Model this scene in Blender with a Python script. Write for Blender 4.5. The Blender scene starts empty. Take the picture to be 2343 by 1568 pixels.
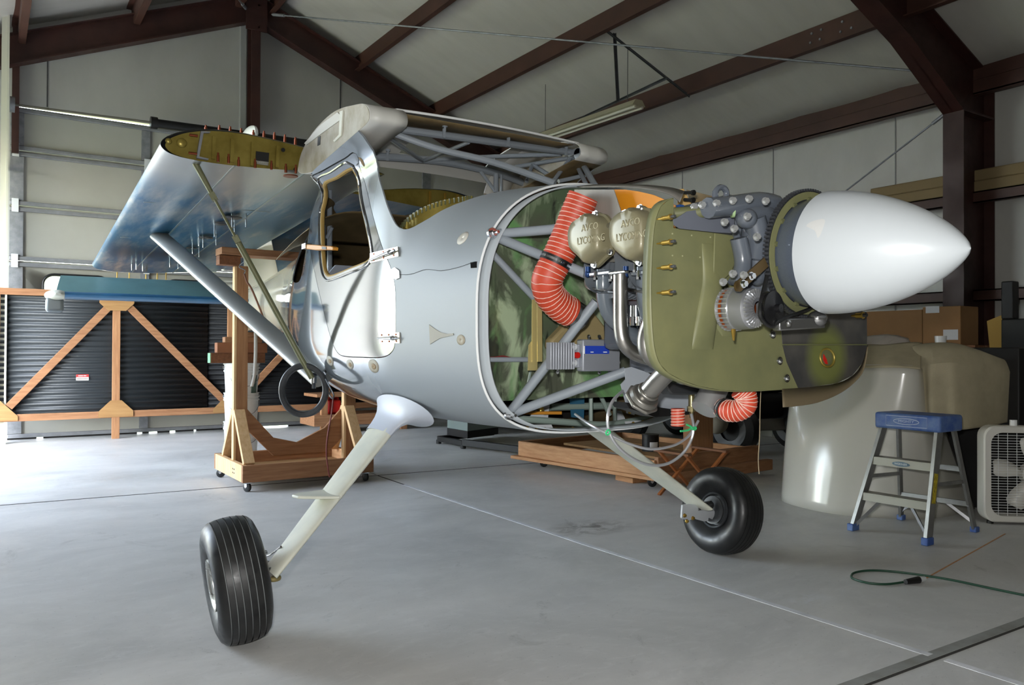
import bpy, bmesh, math, random
from mathutils import Vector as V, Matrix
from math import sin, cos, pi, radians, tan, atan2, sqrt
random.seed(7)
SC = bpy.context.scene
COL = SC.collection
# ---------------------------------------------------------------- camera
FPX, YAW, PIT, ROL, HC = 1830.27, radians(33.48523), radians(0.51144), radians(-0.25980), 1.1
_f = V((sin(YAW)*cos(PIT), cos(YAW)*cos(PIT), sin(PIT))); _r = V((cos(YAW), -sin(YAW), 0)); _d = _f.cross(_r)
CR = _r*cos(ROL) + _d*sin(ROL); CD = -_r*sin(ROL) + _d*cos(ROL)
CAM = V((0, 0, HC))
cd = bpy.data.cameras.new('camera'); cam = bpy.data.objects.new('camera', cd); COL.objects.link(cam)
cd.sensor_width = 36; cd.lens = FPX/2343*36; cd.clip_start = .05; cd.clip_end = 400
m = Matrix.Identity(4)
for i in range(3):
    m[i][0] = CR[i]; m[i][1] = -CD[i]; m[i][2] = -_f[i]; m[i][3] = CAM[i]
cam.matrix_world = m
SC.camera = cam
# ---------------------------------------------------------------- world, light, exposure
W = bpy.data.worlds.new('world'); SC.world = W; W.use_nodes = True
nt = W.node_tree; bg = nt.nodes['Background']
sky = nt.nodes.new('ShaderNodeTexSky'); sky.sky_type = 'NISHITA'; sky.sun_disc = False
sky.sun_elevation = radians(48); sky.sun_rotation = radians(200); sky.air_density = 1.2; sky.dust_density = 1.5
hs = nt.nodes.new('ShaderNodeHueSaturation'); hs.inputs['Saturation'].default_value = .55
nt.links.new(sky.outputs[0], hs.inputs['Color']); nt.links.new(hs.outputs[0], bg.inputs[0]); bg.inputs[1].default_value = 2.3
sl = bpy.data.lights.new('sun', 'SUN'); sl.energy = 2.6; sl.angle = radians(.6); sl.color = (1, .95, .87)
so = bpy.data.objects.new('sun', sl); COL.objects.link(so); so.rotation_euler = (radians(40), 0, radians(20))
fl = bpy.data.lights.new('camera_flash', 'POINT'); fl.energy = 138; fl.shadow_soft_size = .035; fl.color = (1, .99, .97)
fo = bpy.data.objects.new('camera_flash', fl); COL.objects.link(fo)
fo.location = CAM - CD*.13 - CR*.05 + _f*.02
vs = SC.view_settings; SC.display_settings.display_device = 'sRGB'
vs.view_transform = 'Standard'; vs.look = 'None'; vs.gamma = 1; vs.use_curve_mapping = False; vs.exposure = .8
SC.cycles.max_bounces = 10; SC.cycles.diffuse_bounces = 5; SC.cycles.glossy_bounces = 5; SC.cycles.transmission_bounces = 6
SC.cycles.transparent_max_bounces = 8; SC.cycles.sample_clamp_indirect = 6; SC.cycles.caustics_reflective = False; SC.cycles.caustics_refractive = False
SC.cycles.use_denoising = True
# ---------------------------------------------------------------- pixel of the photograph -> point on a plane of the place
def ray(x, y): return CR*((x-1171.5)/FPX) + CD*((y-784)/FPX) + _f
def aX(x, y, X): d = ray(x, y); return CAM + d*(X/d.x)
def aY(x, y, Y): d = ray(x, y); return CAM + d*(Y/d.y)
def aZ(x, y, Z=0): d = ray(x, y); return CAM + d*((Z-HC)/d.z)
# ---------------------------------------------------------------- mesh helper
def frame(d, up=None):
    d = V(d).normalized(); up = V(up) if up else (V((0, 0, 1)) if abs(d.z) < .95 else V((0, 1, 0)))
    s = d.cross(up).normalized(); u = s.cross(d).normalized(); return d, s, u
def smooth_path(pts, n=6, closed=False):
    pts = [V(p) for p in pts]; N = len(pts); out = []
    if N < 3 and not closed: return pts
    for i in range(N if closed else N-1):
        if closed: p0, p1, p2, p3 = pts[i-1], pts[i], pts[(i+1) % N], pts[(i+2) % N]
        else: p0, p1, p2, p3 = pts[max(i-1, 0)], pts[i], pts[i+1], pts[min(i+2, N-1)]
        for k in range(n):
            t = k/n
            out.append(.5*((2*p1)+(p2-p0)*t+(2*p0-5*p1+4*p2-p3)*t*t+(3*p1-p0-3*p2+p3)*t**3))
    if not closed: out.append(pts[-1])
    return out
class MB:
    def __init__(s): s.b = bmesh.new(); s.mi = 0
    def face(s, vs):
        try: f = s.b.faces.new(vs); f.material_index = s.mi; f.smooth = True; return f
        except ValueError: return None
    def vv(s, pts): return [s.b.verts.new(p) for p in pts]
    def hexa(s, a, b):   # two quads
        va, vb = s.vv(a), s.vv(b); s.face(va[::-1]); s.face(vb)
        for i in range(4): s.face([va[i], va[(i+1) % 4], vb[(i+1) % 4], vb[i]])
        return s
    def box(s, lo, hi):
        x0, y0, z0 = lo; x1, y1, z1 = hi
        return s.hexa([(x0, y0, z0), (x1, y0, z0), (x1, y1, z0), (x0, y1, z0)], [(x0, y0, z1), (x1, y0, z1), (x1, y1, z1), (x0, y1, z1)])
    def beam(s, p0, p1, w, h, up=None):
        p0, p1 = V(p0), V(p1); d, r, u = frame(p1-p0, up); r *= w/2; u *= h/2
        return s.hexa([p0-r-u, p0+r-u, p0+r+u, p0-r+u], [p1-r-u, p1+r-u, p1+r+u, p1-r+u])
    def prism(s, poly, ex):
        a = s.vv(poly); ex = V(ex); b = s.vv([V(p)+ex for p in poly]); n = len(poly)
        s.face(a[::-1]); s.face(b)
        for i in range(n): s.face([a[i], a[(i+1) % n], b[(i+1) % n], b[i]])
        return s
    def rings(s, rs, closed=True, caps=True, loop=False):
        R = [s.vv(r) for r in rs]; n = len(R[0])
        for i in range(len(R) if loop else len(R)-1):
            A, B = R[i], R[(i+1) % len(R)]
            for k in range(n if closed else n-1): s.face([A[k], A[(k+1) % n], B[(k+1) % n], B[k]])
        if caps and not loop and closed: s.face(R[0][::-1]); s.face(R[-1])
        return s
    def cyl(s, p0, p1, r0, r1=None, n=16, caps=True):
        r1 = r0 if r1 is None else r1; p0, p1 = V(p0), V(p1); d, a, b = frame(p1-p0)
        return s.rings([[p+(a*cos(2*pi*k/n)+b*sin(2*pi*k/n))*r for k in range(n)] for p, r in ((p0, r0), (p1, r1))], caps=caps)
    def tube(s, pts, r, n=10, sm=6, closed=False, rf=None):
        P = smooth_path(pts, sm, closed) if sm else [V(p) for p in pts]; rs = []; N = len(P); pa = None
        for i, p in enumerate(P):
            t = (P[(i+1) % N]-P[i-1]) if closed else (P[min(i+1, N-1)]-P[max(i-1, 0)])
            t.normalize()
            if pa is None: _, pa, _ = frame(t)
            a = (pa - t*pa.dot(t)).normalized(); b = t.cross(a); pa = a
            q = rf(i/(N-1), i) if rf else r
            rs.append([p+(a*cos(2*pi*k/n)+b*sin(2*pi*k/n))*q for k in range(n)])
        return s.rings(rs, loop=closed)
    def lathe(s, prof, o, d, n=32, a0=0, a1=2*pi, caps=False):  # prof: (along, radius)
        o = V(o); d, a, b = frame(d); full = abs(a1-a0-2*pi) < 1e-6; m_ = n if full else n+1
        rs = [[o+d*t+(a*cos(a0+(a1-a0)*k/n)+b*sin(a0+(a1-a0)*k/n))*max(r, 1e-4) for k in range(m_)] for t, r in prof]
        return s.rings(rs, closed=full, caps=caps)
    def ball(s, c, r, n=12):
        c = V(c); r = V(r) if hasattr(r, '__len__') else V((r, r, r))
        return s.rings([[c+V((r.x*sin(pi*i/n)*cos(2*pi*k/n), r.y*sin(pi*i/n)*sin(2*pi*k/n), r.z*cos(pi*i/n))) for k in range(n)] for i in [.02]+list(range(1, n))+[n-.02]])
    def torus(s, c, d, R, r, n=32, k=10):
        d, a, b = frame(d); return s.tube([V(c)+(a*cos(2*pi*i/n)+b*sin(2*pi*i/n))*R for i in range(n)], r, k, 0, True)
    def grid(s, f, nu, nv):   # open sheet
        R = [s.vv([f(i/nu, j/nv) for j in range(nv+1)]) for i in range(nu+1)]
        for i in range(nu):
            for j in range(nv): s.face([R[i][j], R[i+1][j], R[i+1][j+1], R[i][j+1]])
        return s
    def hexbolt(s, p, d, r=.008, h=.007):
        p = V(p); d = V(d).normalized(); s.cyl(p, p+d*h*.3, r*1.35, n=12); s.cyl(p+d*h*.3, p+d*h*1.2, r, n=6); return s
def finish(b, sharp=35):
    bmesh.ops.recalc_face_normals(b, faces=b.faces); c = radians(sharp)
    for e in b.edges:
        if len(e.link_faces) == 2: e.smooth = e.calc_face_angle(0) < c
def wloc(o):
    l = V((0, 0, 0))
    while o: l += V(o.location); o = o.parent
    return l
NOSPLIT = {'gear_tooth', 'tread_groove', 'grille', 'back_grille', 'flange_tab', 'badge_print', 'sticker_print', 'band_print', 'cast_lettering', 'cooling_fin', 'wheel_rim', 'belly_cage', 'skin_seam', 'cutter', 'h', 'plastic_bag'}
def islands(b):   # connected pieces, those that touch each other taken together
    seen = set(); G = []
    for v in b.verts:
        if v in seen: continue
        st = [v]; seen.add(v); I = []
        while st:
            q = st.pop(); I.append(q)
            for e in q.link_edges:
                w = e.other_vert(q)
                if w not in seen: seen.add(w); st.append(w)
        G.append([I, [min(p.co[i] for p in I)-.001 for i in range(3)], [max(p.co[i] for p in I)+.001 for i in range(3)]])
    ch = True
    while ch:
        ch = False
        for i in range(len(G)):
            for j in range(len(G)-1, i, -1):
                A, B = G[i], G[j]
                if all(A[1][k] <= B[2][k] and B[1][k] <= A[2][k] for k in range(3)):
                    A[0] += B[0]; A[1] = [min(x, y) for x, y in zip(A[1], B[1])]; A[2] = [max(x, y) for x, y in zip(A[2], B[2])]; G.pop(j); ch = True
    return [g[0] for g in G]
def build(name, mb, mats, parent=None, bevel=0, sharp=35, label=None, solid=0, seg=2, offset=-1, split=True):
    if parent and split and name not in NOSPLIT and mb.b.verts:
        G = islands(mb.b)
        if len(G) > 1:
            r = None
            for g in G:
                S = set(g); ix = {v: i for i, v in enumerate(g)}; nb = MB(); vs_ = nb.vv([v.co.copy() for v in g])
                for f in mb.b.faces:
                    if f.verts[0] in S: nb.face([vs_[ix[v]] for v in f.verts])
                o = build(name, nb, mats, parent, bevel, sharp, label, solid, seg, offset, False); r = r or o
            mb.b.free(); return r
    b = mb.b; finish(b, sharp)
    if parent: base = wloc(parent)
    else:
        xs = [v.co for v in b.verts]; base = V(((min(p.x for p in xs)+max(p.x for p in xs))/2, (min(p.y for p in xs)+max(p.y for p in xs))/2, min(p.z for p in xs)))
    bmesh.ops.translate(b, verts=b.verts, vec=-base)
    me = bpy.data.meshes.new(name); b.to_mesh(me); b.free()
    for mt in (mats if isinstance(mats, (list, tuple)) else [mats]): me.materials.append(mt)
    o = bpy.data.objects.new(name, me); COL.objects.link(o)
    if parent: o.parent = parent
    else: o.location = base
    if solid:
        s_ = o.modifiers.new('s', 'SOLIDIFY'); s_.thickness = solid; s_.offset = offset
    if bevel:
        w = o.modifiers.new('b', 'BEVEL'); w.width = bevel; w.segments = seg; w.limit_method = 'ANGLE'; w.angle_limit = radians(40); w.harden_normals = False
    if label: o['label'] = label
    return o
def thing(name, label, cat, loc, group=None):
    o = bpy.data.objects.new(name, None); COL.objects.link(o); o.location = loc; o.empty_display_size = .1
    return tag(o, label, cat, group)
def tag(o, label, cat, group=None, kind=None):
    o['label'] = label; o['category'] = cat
    if group: o['group'] = group
    if kind: o['kind'] = kind
    return o
def struct(name, mb, mats, parent=None, **k):
    o = build(name, mb, mats, parent, split=False, **k)
    if not parent: o['kind'] = 'structure'
    return o
def copy_tree(o, parent=None):
    c = o.copy(); COL.objects.link(c); c.parent = parent
    for ch in list(o.children): copy_tree(ch, c)
    return c
def text_mesh(mb, body, o, right, up, size, ext=.001, stretch=1.0, center=True):
    cu = bpy.data.curves.new('t', 'FONT'); cu.body = body; cu.size = 1; cu.align_x = 'CENTER' if center else 'LEFT'; cu.align_y = 'CENTER'; cu.extrude = 0; cu.resolution_u = 3
    ob = bpy.data.objects.new('t', cu); COL.objects.link(ob); bpy.context.view_layer.update()
    me = ob.evaluated_get(bpy.context.evaluated_depsgraph_get()).to_mesh()
    right, up = V(right).normalized(), V(up).normalized(); nrm = right.cross(up); vs_ = [V(v.co) for v in me.vertices]; fs = [list(p.vertices) for p in me.polygons]
    q = [V(o)+right*p.x*size*stretch+up*p.y*size+nrm*ext for p in vs_]
    vv_ = mb.vv(q)
    for f in fs: mb.face([vv_[i] for i in f])
    ob.to_mesh_clear(); bpy.data.objects.remove(ob); bpy.data.curves.remove(cu)
# ---------------------------------------------------------------- materials
def lin(c): return tuple((x/12.92 if x <= .04045 else ((x+.055)/1.055)**2.4) for x in (v/255 for v in c))
def mat(name, rgb, rough=.5, metal=0, spec=.5, coat=0, var=0, vscale=6, rgb2=None, bump=0, bscale=40, stretch=(1, 1, 1), rvar=0, trans=0, emit=0, detail=4, lo=.35, hi=.65):
    mt = bpy.data.materials.new(name); mt.use_nodes = True; n = mt.node_tree.nodes; l = mt.node_tree.links
    p = n['Principled BSDF']; c = lin(rgb)
    p.inputs['Base Color'].default_value = (*c, 1); p.inputs['Roughness'].default_value = rough; p.inputs['Metallic'].default_value = metal
    p.inputs['Specular IOR Level'].default_value = spec; p.inputs['Coat Weight'].default_value = coat; p.inputs['Coat Roughness'].default_value = .06
    if trans: p.inputs['Transmission Weight'].default_value = trans
    if emit: p.inputs['Emission Color'].default_value = (*c, 1); p.inputs['Emission Strength'].default_value = emit
    if var or bump or rvar:
        tc = n.new('ShaderNodeTexCoord'); mp = n.new('ShaderNodeMapping'); l.new(tc.outputs['Object'], mp.inputs[0]); mp.inputs['Scale'].default_value = stretch
    if var or rvar:
        nz = n.new('ShaderNodeTexNoise'); nz.inputs['Scale'].default_value = vscale; nz.inputs['Detail'].default_value = detail; nz.inputs['Roughness'].default_value = .6; l.new(mp.outputs[0], nz.inputs['Vector'])
        mr = n.new('ShaderNodeMapRange'); mr.inputs['From Min'].default_value = lo; mr.inputs['From Max'].default_value = hi; l.new(nz.outputs[0], mr.inputs[0])
        if var:
            mx = n.new('ShaderNodeMix'); mx.data_type = 'RGBA'; c2 = lin(rgb2) if rgb2 else tuple(x*(1-var) for x in c)
            mx.inputs['A'].default_value = (*c, 1); mx.inputs['B'].default_value = (*c2, 1); l.new(mr.outputs[0], mx.inputs['Factor']); l.new(mx.outputs['Result'], p.inputs['Base Color'])
        if rvar:
            m2 = n.new('ShaderNodeMapRange'); m2.inputs['To Min'].default_value = max(rough-rvar, .02); m2.inputs['To Max'].default_value = min(rough+rvar, 1); l.new(mr.outputs[0], m2.inputs[0]); l.new(m2.outputs[0], p.inputs['Roughness'])
    if bump:
        nb = n.new('ShaderNodeTexNoise'); nb.inputs['Scale'].default_value = bscale; nb.inputs['Detail'].default_value = 3; l.new(mp.outputs[0], nb.inputs['Vector'])
        bp = n.new('ShaderNodeBump'); bp.inputs['Strength'].default_value = bump; bp.inputs['Distance'].default_value = .01; l.new(nb.outputs[0], bp.inputs['Height']); l.new(bp.outputs[0], p.inputs['Normal'])
    return mt
def wood(name, a, b, axis=0, scale=9, rough=.7):
    st = [14, 14, 14]; st[axis] = 1.1
    return mat(name, a, rough, var=1, rgb2=b, vscale=scale*.35, stretch=st, bump=.15, bscale=4, detail=6, lo=.3, hi=.7)
M = {}
M['wood_x'] = wood('wood_along_x', (166, 120, 84), (132, 90, 58), 0)
M['wood_y'] = wood('wood_along_y', (204, 156, 110), (176, 124, 80), 1)
M['wood_z'] = wood('wood_along_z', (176, 130, 90), (144, 98, 64), 2)
M['pale_wood'] = wood('pale_wood', (226, 192, 146), (205, 164, 116), 2)
M['ply'] = wood('plywood_gusset', (168, 130, 82), (144, 104, 60), 0, 6)
M['dark_wood'] = wood('dark_brown_wood', (128, 82, 48), (104, 62, 34), 1)
M['steel_paint'] = mat('red_oxide_steel', (58, 30, 24), .55, var=.35, vscale=3, rvar=.1)
M['galv'] = mat('galvanised_steel', (142, 145, 150), .5, metal=.5, var=.25, vscale=14, rvar=.08)
M['dark_galv'] = mat('dark_galvanised_steel', (92, 94, 96), .45, metal=.6, var=.25, vscale=10)
M['chrome'] = mat('polished_steel', (205, 207, 210), .12, metal=1)
M['steel'] = mat('brushed_steel', (160, 160, 158), .3, metal=1, rvar=.08, vscale=20)
M['black'] = mat('black_plastic', (16, 16, 17), .45)
M['rubber'] = mat('tyre_rubber', (22, 23, 24), .42, var=.3, vscale=18, rgb2=(34, 34, 34), rvar=.1)
M['dark'] = mat('dark_machinery', (20, 19, 18), .6, var=.4, vscale=8)
M['white'] = mat('gloss_white_paint', (236, 238, 238), .25, coat=.4)
M['grey_tube'] = mat('grey_enamel_tube', (142, 150, 158), .32, coat=.25)
M['engine_grey'] = mat('dark_grey_engine_enamel', (84, 90, 99), .22, coat=.5, bump=.06, bscale=120)
M['olive'] = mat('olive_primer', (122, 122, 84), .48, var=1, rgb2=(106, 108, 76), vscale=5, spec=.4)
M['olive_dark'] = mat('dark_olive_primer', (96, 98, 66), .5)
M['zinc'] = mat('gold_zinc_chromate', (158, 142, 70), .35, metal=.55, var=.3, vscale=7, rgb2=(128, 112, 46), spec=.5)
M['brass'] = mat('gold_cadmium_plating', (206, 170, 84), .28, metal=.85)
M['copper'] = mat('copper_cleco', (128, 66, 42), .35, metal=.8)
M['orange_hose'] = mat('orange_silicone_duct', (196, 70, 44), .5, var=.15, vscale=30)
M['hose_wire'] = mat('pale_spiral_cord', (226, 190, 176), .5)
M['aluminium'] = mat('bare_aluminium', (190, 190, 184), .3, metal=.9, var=.12, vscale=5, stretch=(1, 1, 9), rvar=.06)
M['red'] = mat('red_plastic', (190, 28, 22), .4)
M['fiberglass'] = mat('tan_fibreglass', (150, 130, 92), .55, var=.3, vscale=5, rgb2=(118, 98, 62))
M['primer'] = mat('grey_primer_patch', (186, 182, 170), .6, var=.2, vscale=9, rgb2=(160, 150, 128))
M['cream'] = mat('cream_primer', (222, 222, 206), .42, var=.2, vscale=6, rgb2=(206, 208, 196))
M['bracket'] = mat('pale_grey_bracket', (196, 200, 204), .4)
# ================================================================ THE HANGAR
RX = 3.05                                   # ridge
def roofz(x): return 6.08 - .415*abs(x-RX)
XL, XR, YF, YB = -2.15, 8.45, -7.2, 11.2
# floor
def concrete():
    mt = bpy.data.materials.new('concrete_floor'); mt.use_nodes = True; n = mt.node_tree.nodes; l = mt.node_tree.links; p = n['Principled BSDF']
    tc = n.new('ShaderNodeTexCoord')
    def noise(sc, det, st=(1, 1, 1), rough=.6, dist=0):
        mp = n.new('ShaderNodeMapping'); mp.inputs['Scale'].default_value = st; l.new(tc.outputs['Object'], mp.inputs[0])
        z = n.new('ShaderNodeTexNoise'); z.inputs['Scale'].default_value = sc; z.inputs['Detail'].default_value = det; z.inputs['Roughness'].default_value = rough; z.inputs['Distortion'].default_value = dist; l.new(mp.outputs[0], z.inputs['Vector']); return z.outputs[0]
    def ramp(s, a, b, lo, hi):
        r = n.new('ShaderNodeMapRange'); r.inputs['From Min'].default_value = a; r.inputs['From Max'].default_value = b; r.inputs['To Min'].default_value = lo; r.inputs['To Max'].default_value = hi; l.new(s, r.inputs[0]); return r.outputs[0]
    def mix(f, a, b):
        x = n.new('ShaderNodeMix'); x.data_type = 'RGBA'; l.new(f, x.inputs['Factor'])
        for s, k in ((a, 'A'), (b, 'B')):
            if isinstance(s, tuple): x.inputs[k].default_value = (*s, 1)
            else: l.new(s, x.inputs[k])
        return x.outputs['Result']
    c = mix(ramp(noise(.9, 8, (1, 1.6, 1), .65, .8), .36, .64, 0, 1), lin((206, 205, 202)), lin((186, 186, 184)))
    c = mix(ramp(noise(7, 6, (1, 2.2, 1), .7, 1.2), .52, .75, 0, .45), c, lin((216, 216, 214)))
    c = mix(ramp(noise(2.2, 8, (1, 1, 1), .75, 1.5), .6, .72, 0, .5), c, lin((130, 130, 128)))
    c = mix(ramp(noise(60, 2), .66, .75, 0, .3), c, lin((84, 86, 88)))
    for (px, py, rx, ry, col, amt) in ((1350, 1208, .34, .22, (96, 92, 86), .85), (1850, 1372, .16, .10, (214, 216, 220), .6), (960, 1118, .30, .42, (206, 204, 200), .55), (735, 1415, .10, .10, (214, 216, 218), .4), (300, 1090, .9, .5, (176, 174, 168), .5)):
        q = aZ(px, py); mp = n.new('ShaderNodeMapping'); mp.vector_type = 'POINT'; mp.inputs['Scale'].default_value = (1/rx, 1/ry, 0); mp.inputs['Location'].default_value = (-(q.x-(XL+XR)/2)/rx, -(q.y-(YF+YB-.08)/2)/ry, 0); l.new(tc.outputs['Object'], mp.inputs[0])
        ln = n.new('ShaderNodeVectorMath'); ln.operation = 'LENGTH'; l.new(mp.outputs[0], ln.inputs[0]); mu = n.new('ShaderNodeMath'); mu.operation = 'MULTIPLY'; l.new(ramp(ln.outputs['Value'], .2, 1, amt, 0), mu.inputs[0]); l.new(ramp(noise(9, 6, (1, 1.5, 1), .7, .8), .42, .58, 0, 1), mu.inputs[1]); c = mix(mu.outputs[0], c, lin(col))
    l.new(c, p.inputs['Base Color'])
    l.new(ramp(noise(1.6, 6, (1, 1, 1), .6, .6), .35, .65, .34, .6), p.inputs['Roughness'])
    bp = n.new('ShaderNodeBump'); bp.inputs['Strength'].default_value = .12; bp.inputs['Distance'].default_value = .004; l.new(noise(45, 4), bp.inputs['Height']); l.new(bp.outputs[0], p.inputs['Normal'])
    return mt
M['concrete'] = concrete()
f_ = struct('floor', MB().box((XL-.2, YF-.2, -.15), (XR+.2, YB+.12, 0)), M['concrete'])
M['joint'] = mat('dark_saw_joint', (52, 50, 46), .9); M['chalk'] = mat('pale_joint_filler', (222, 223, 226), .8, var=.3, vscale=7, rgb2=(196, 198, 202)); M['tapeband'] = mat('grey_joint_band', (150, 152, 150), .7, var=.3, vscale=6, rgb2=(128, 128, 122))
def strip(nm, a, b, w, mt, h=.0015): struct(nm, MB().beam((*a, h/2), (*b, h/2), w, h), mt)
strip('trim_1', (-2, 6.73), (8.3, 6.14), .016, M['joint'])
strip('trim_2', (2.87, 6.45), (2.86, 5.9), .014, M['joint'])
strip('trim_3', (2.86, 5.9), (2.852, 3.6), .03, M['chalk']); strip('trim_4', (2.852, 3.6), (2.872, 1.585), .034, M['chalk'])
strip('trim_5', (2.874, 1.53), (2.89, -1), .034, M['chalk'])
strip('trim_6', (-2, 1.60), (8.3, 1.50), .012, M['joint']); strip('trim_7', (-2, 1.632), (8.3, 1.532), .045, M['tapeband'], .0008)
strip('trim_8', (2.9, 11), (2.88, 6.5), .006, M['joint'])
a, b = aZ(2115, 1326), aZ(2300, 1222); strip('trim_9', a.xy, b.xy, .008, M['wood_y'])
# outside ground and what the open side door looks out on
M['grass'] = mat('lawn', (124, 138, 84), .9, var=.5, vscale=3, rgb2=(150, 146, 104))
struct('ground', MB().box((-60, -40, -.3), (60, 60, -.16)), M['grass'])
M['apron'] = mat('concrete_apron', (150, 148, 140), .8, var=.2, vscale=2)
struct('apron_ground', MB().box((-6.5, 1, -.16), (XL-.2, 13, -.01)), M['apron'])
bl = MB(); bl.box((-17, 4, -.16), (-12, 15, 3.2)); bl.prism([(-17.3, 3.7, 3.2), (-11.7, 3.7, 3.2), (-14.5, 3.7, 4.4)], (0, 11.6, 0))
b_ = build('outbuilding', bl, mat('white_siding', (238, 238, 232), .8)); tag(b_, 'white gabled outbuilding on the lawn beyond the open side door', 'building')
# walls
M['vinyl'] = mat('white_vinyl_insulation', (168, 168, 164), .42, var=.1, vscale=2.5, bump=.25, bscale=3, stretch=(1, 1, .5))
M['ceil'] = mat('white_vinyl_roof_insulation', (188, 186, 178), .45, var=.08, vscale=1.5, bump=.3, bscale=1.2, stretch=(1, 4, 1))
M['doorskin'] = mat('cream_door_skin', (160, 160, 152), .5, var=.06, vscale=2)
mb = MB()   # right wall
mb.box((XR, YF, 0), (XR+.1, YB+.1, 3.85)); struct('wall_right', mb, mat('white_vinyl_side_insulation', (196, 195, 188), .42, var=.1, vscale=2.5, bump=.25, bscale=3, stretch=(1, 1, .5)))
mb = MB()   # left wall, large opening y 3.6..10.7, z 0..3.35
mb.box((XL-.1, YF, 0), (XL, 6.2, 3.85)).box((XL-.1, 10.95, 0), (XL, YB+.1, 3.85)).box((XL-.1, 6.2, 3.5), (XL, 10.95, 3.85)); struct('wall_left', mb, M['vinyl'])
def gable(y0, y1, holes=None):
    return MB().prism([(XL-.1, y0, 0), (XR+.1, y0, 0), (XR+.1, y0, roofz(XR+.1)), (RX, y0, 6.08), (XL-.1, y0, roofz(XL-.1))], (0, y1-y0, 0))
struct('wall_front', gable(YF-.1, YF), M['vinyl'])
DX0, DX1, DZ = .25, 5.85, 4.0
mb = MB()
mb.prism([(DX0, YB, DZ), (DX1, YB, DZ), (DX1, YB, roofz(DX1)), (RX, YB, 6.08), (DX0, YB, roofz(DX0))], (0, .1, 0))
mb.prism([(XL-.1, YB, 0), (DX0, YB, 0), (DX0, YB, roofz(DX0)), (XL-.1, YB, roofz(XL-.1))], (0, .1, 0))
mb.prism([(DX1, YB, 0), (XR+.1, YB, 0), (XR+.1, YB, roofz(XR+.1)), (DX1, YB, roofz(DX1))], (0, .1, 0))
struct('wall_back', mb, M['vinyl'])
mb = MB()   # seams of the wall insulation
for x in (.62, 2.97, 4.35, 7.1): mb.box((x, YB-.012, DZ+.02), (x+.012, YB-.001, roofz(x)-.05))
struct('trim_10', mb, M['dark_galv'])
mb = MB(); mb.box((2.90, YB-.08, DZ), (2.975, YB-.001, 5.75)); struct('trim_13', mb, mat('grey_conduit_cover', (150, 152, 152), .5))
mb = MB()
for y in (-1.2, 0.9, 2.9, 3.35, 5.05, 6.7, 8.3, 9.9): mb.box((XR-.012, y, 0), (XR-.001, y+.012, 3.7))
struct('trim_11', mb, mat('vinyl_seam', (158, 158, 156), .5))
for s, nm in ((1, 'ceiling'), (-1, 'ceiling_left')):
    x1 = XR+.2 if s > 0 else XL-.2; z1 = roofz(x1); mb = MB()
    nu, nv = 60, 74
    def fz(u, v, s=s, x1=x1):
        x = RX+(x1-RX)*u; y = YF-.15+(YB+.25-YF)*v
        return V((x, y, roofz(x)-.02*abs(sin(y*pi/1.22))**.35*1.0))
    mb.grid(fz, 8, 148); struct(nm, mb, M['ceil'], solid=.06, offset=1)
    mb = MB(); mb.hexa([(RX, YF-.2, 6.2), (x1, YF-.2, z1+.12), (x1, YB+.2, z1+.12), (RX, YB+.2, 6.2)], [(RX, YF-.2, 6.24), (x1, YF-.2, z1+.16), (x1, YB+.2, z1+.16), (RX, YB+.2, 6.24)]); struct('roof' if s > 0 else 'roof_left', mb, M['galv'])
# purlins
def purlin(x, d=.24, y0=YF, y1=YB-.02):
    z = roofz(x)-.03; mb = MB(); mb.box((x-.008, y0, z-d), (x+.008, y1, z)); s = 1 if x > RX else -1
    mb.box((x-.07*s if s > 0 else x, y0, z-d-.008), (x if s > 0 else x+.07, y1, z-d+.004)); mb.box((x if s > 0 else x-.07, y0, z-.012), (x+.07 if s > 0 else x, y1, z)); struct('roof_purlin', mb, M['purlin'])
M['purlin'] = mat('brown_purlin_steel', (74, 46, 36), .55, var=.3, vscale=2.5)
for x in (3.3, 4.57, 5.80, 7.03, 2.8, 1.55, .32, -.92): purlin(x)
mb = MB()
for x, y in ((1858, 77), (1880, 68), (1928, 50), (1855, 98), (1877, 90), (1924, 73), (1949, 64), (1991, 27), (2011, 40)): p = aX(x, y, 7.02); mb.cyl(p, p-V((.012, 0, 0)), .012, n=8)
struct('splice_bolt_trim', mb, M['galv'])
# eave strut, girts
mb = MB(); mb.box((8.2, YF, 3.66), (8.216, YB, 3.97)); mb.box((8.2, YF, 3.655), (8.29, YB, 3.675)); mb.box((8.2, YF, 3.955), (8.29, YB, 3.97)); mb.box((8.19, YF, 3.80), (8.2, YB, 3.815)); struct('eave_beam', mb, M['purlin'])
for z0, z1, mt in ((2.577, 2.69, M['purlin']), (1.6, 1.715, M['purlin'])):
    mb = MB(); mb.box((8.2, YF, z0), (8.215, YB, z1)); mb.box((8.2, YF, z1-.012), (8.4, YB, z1)); mb.box((8.2, YF, z0), (8.27, YB, z0+.012)); struct('wall_girt_beam', mb, mt)
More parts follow.
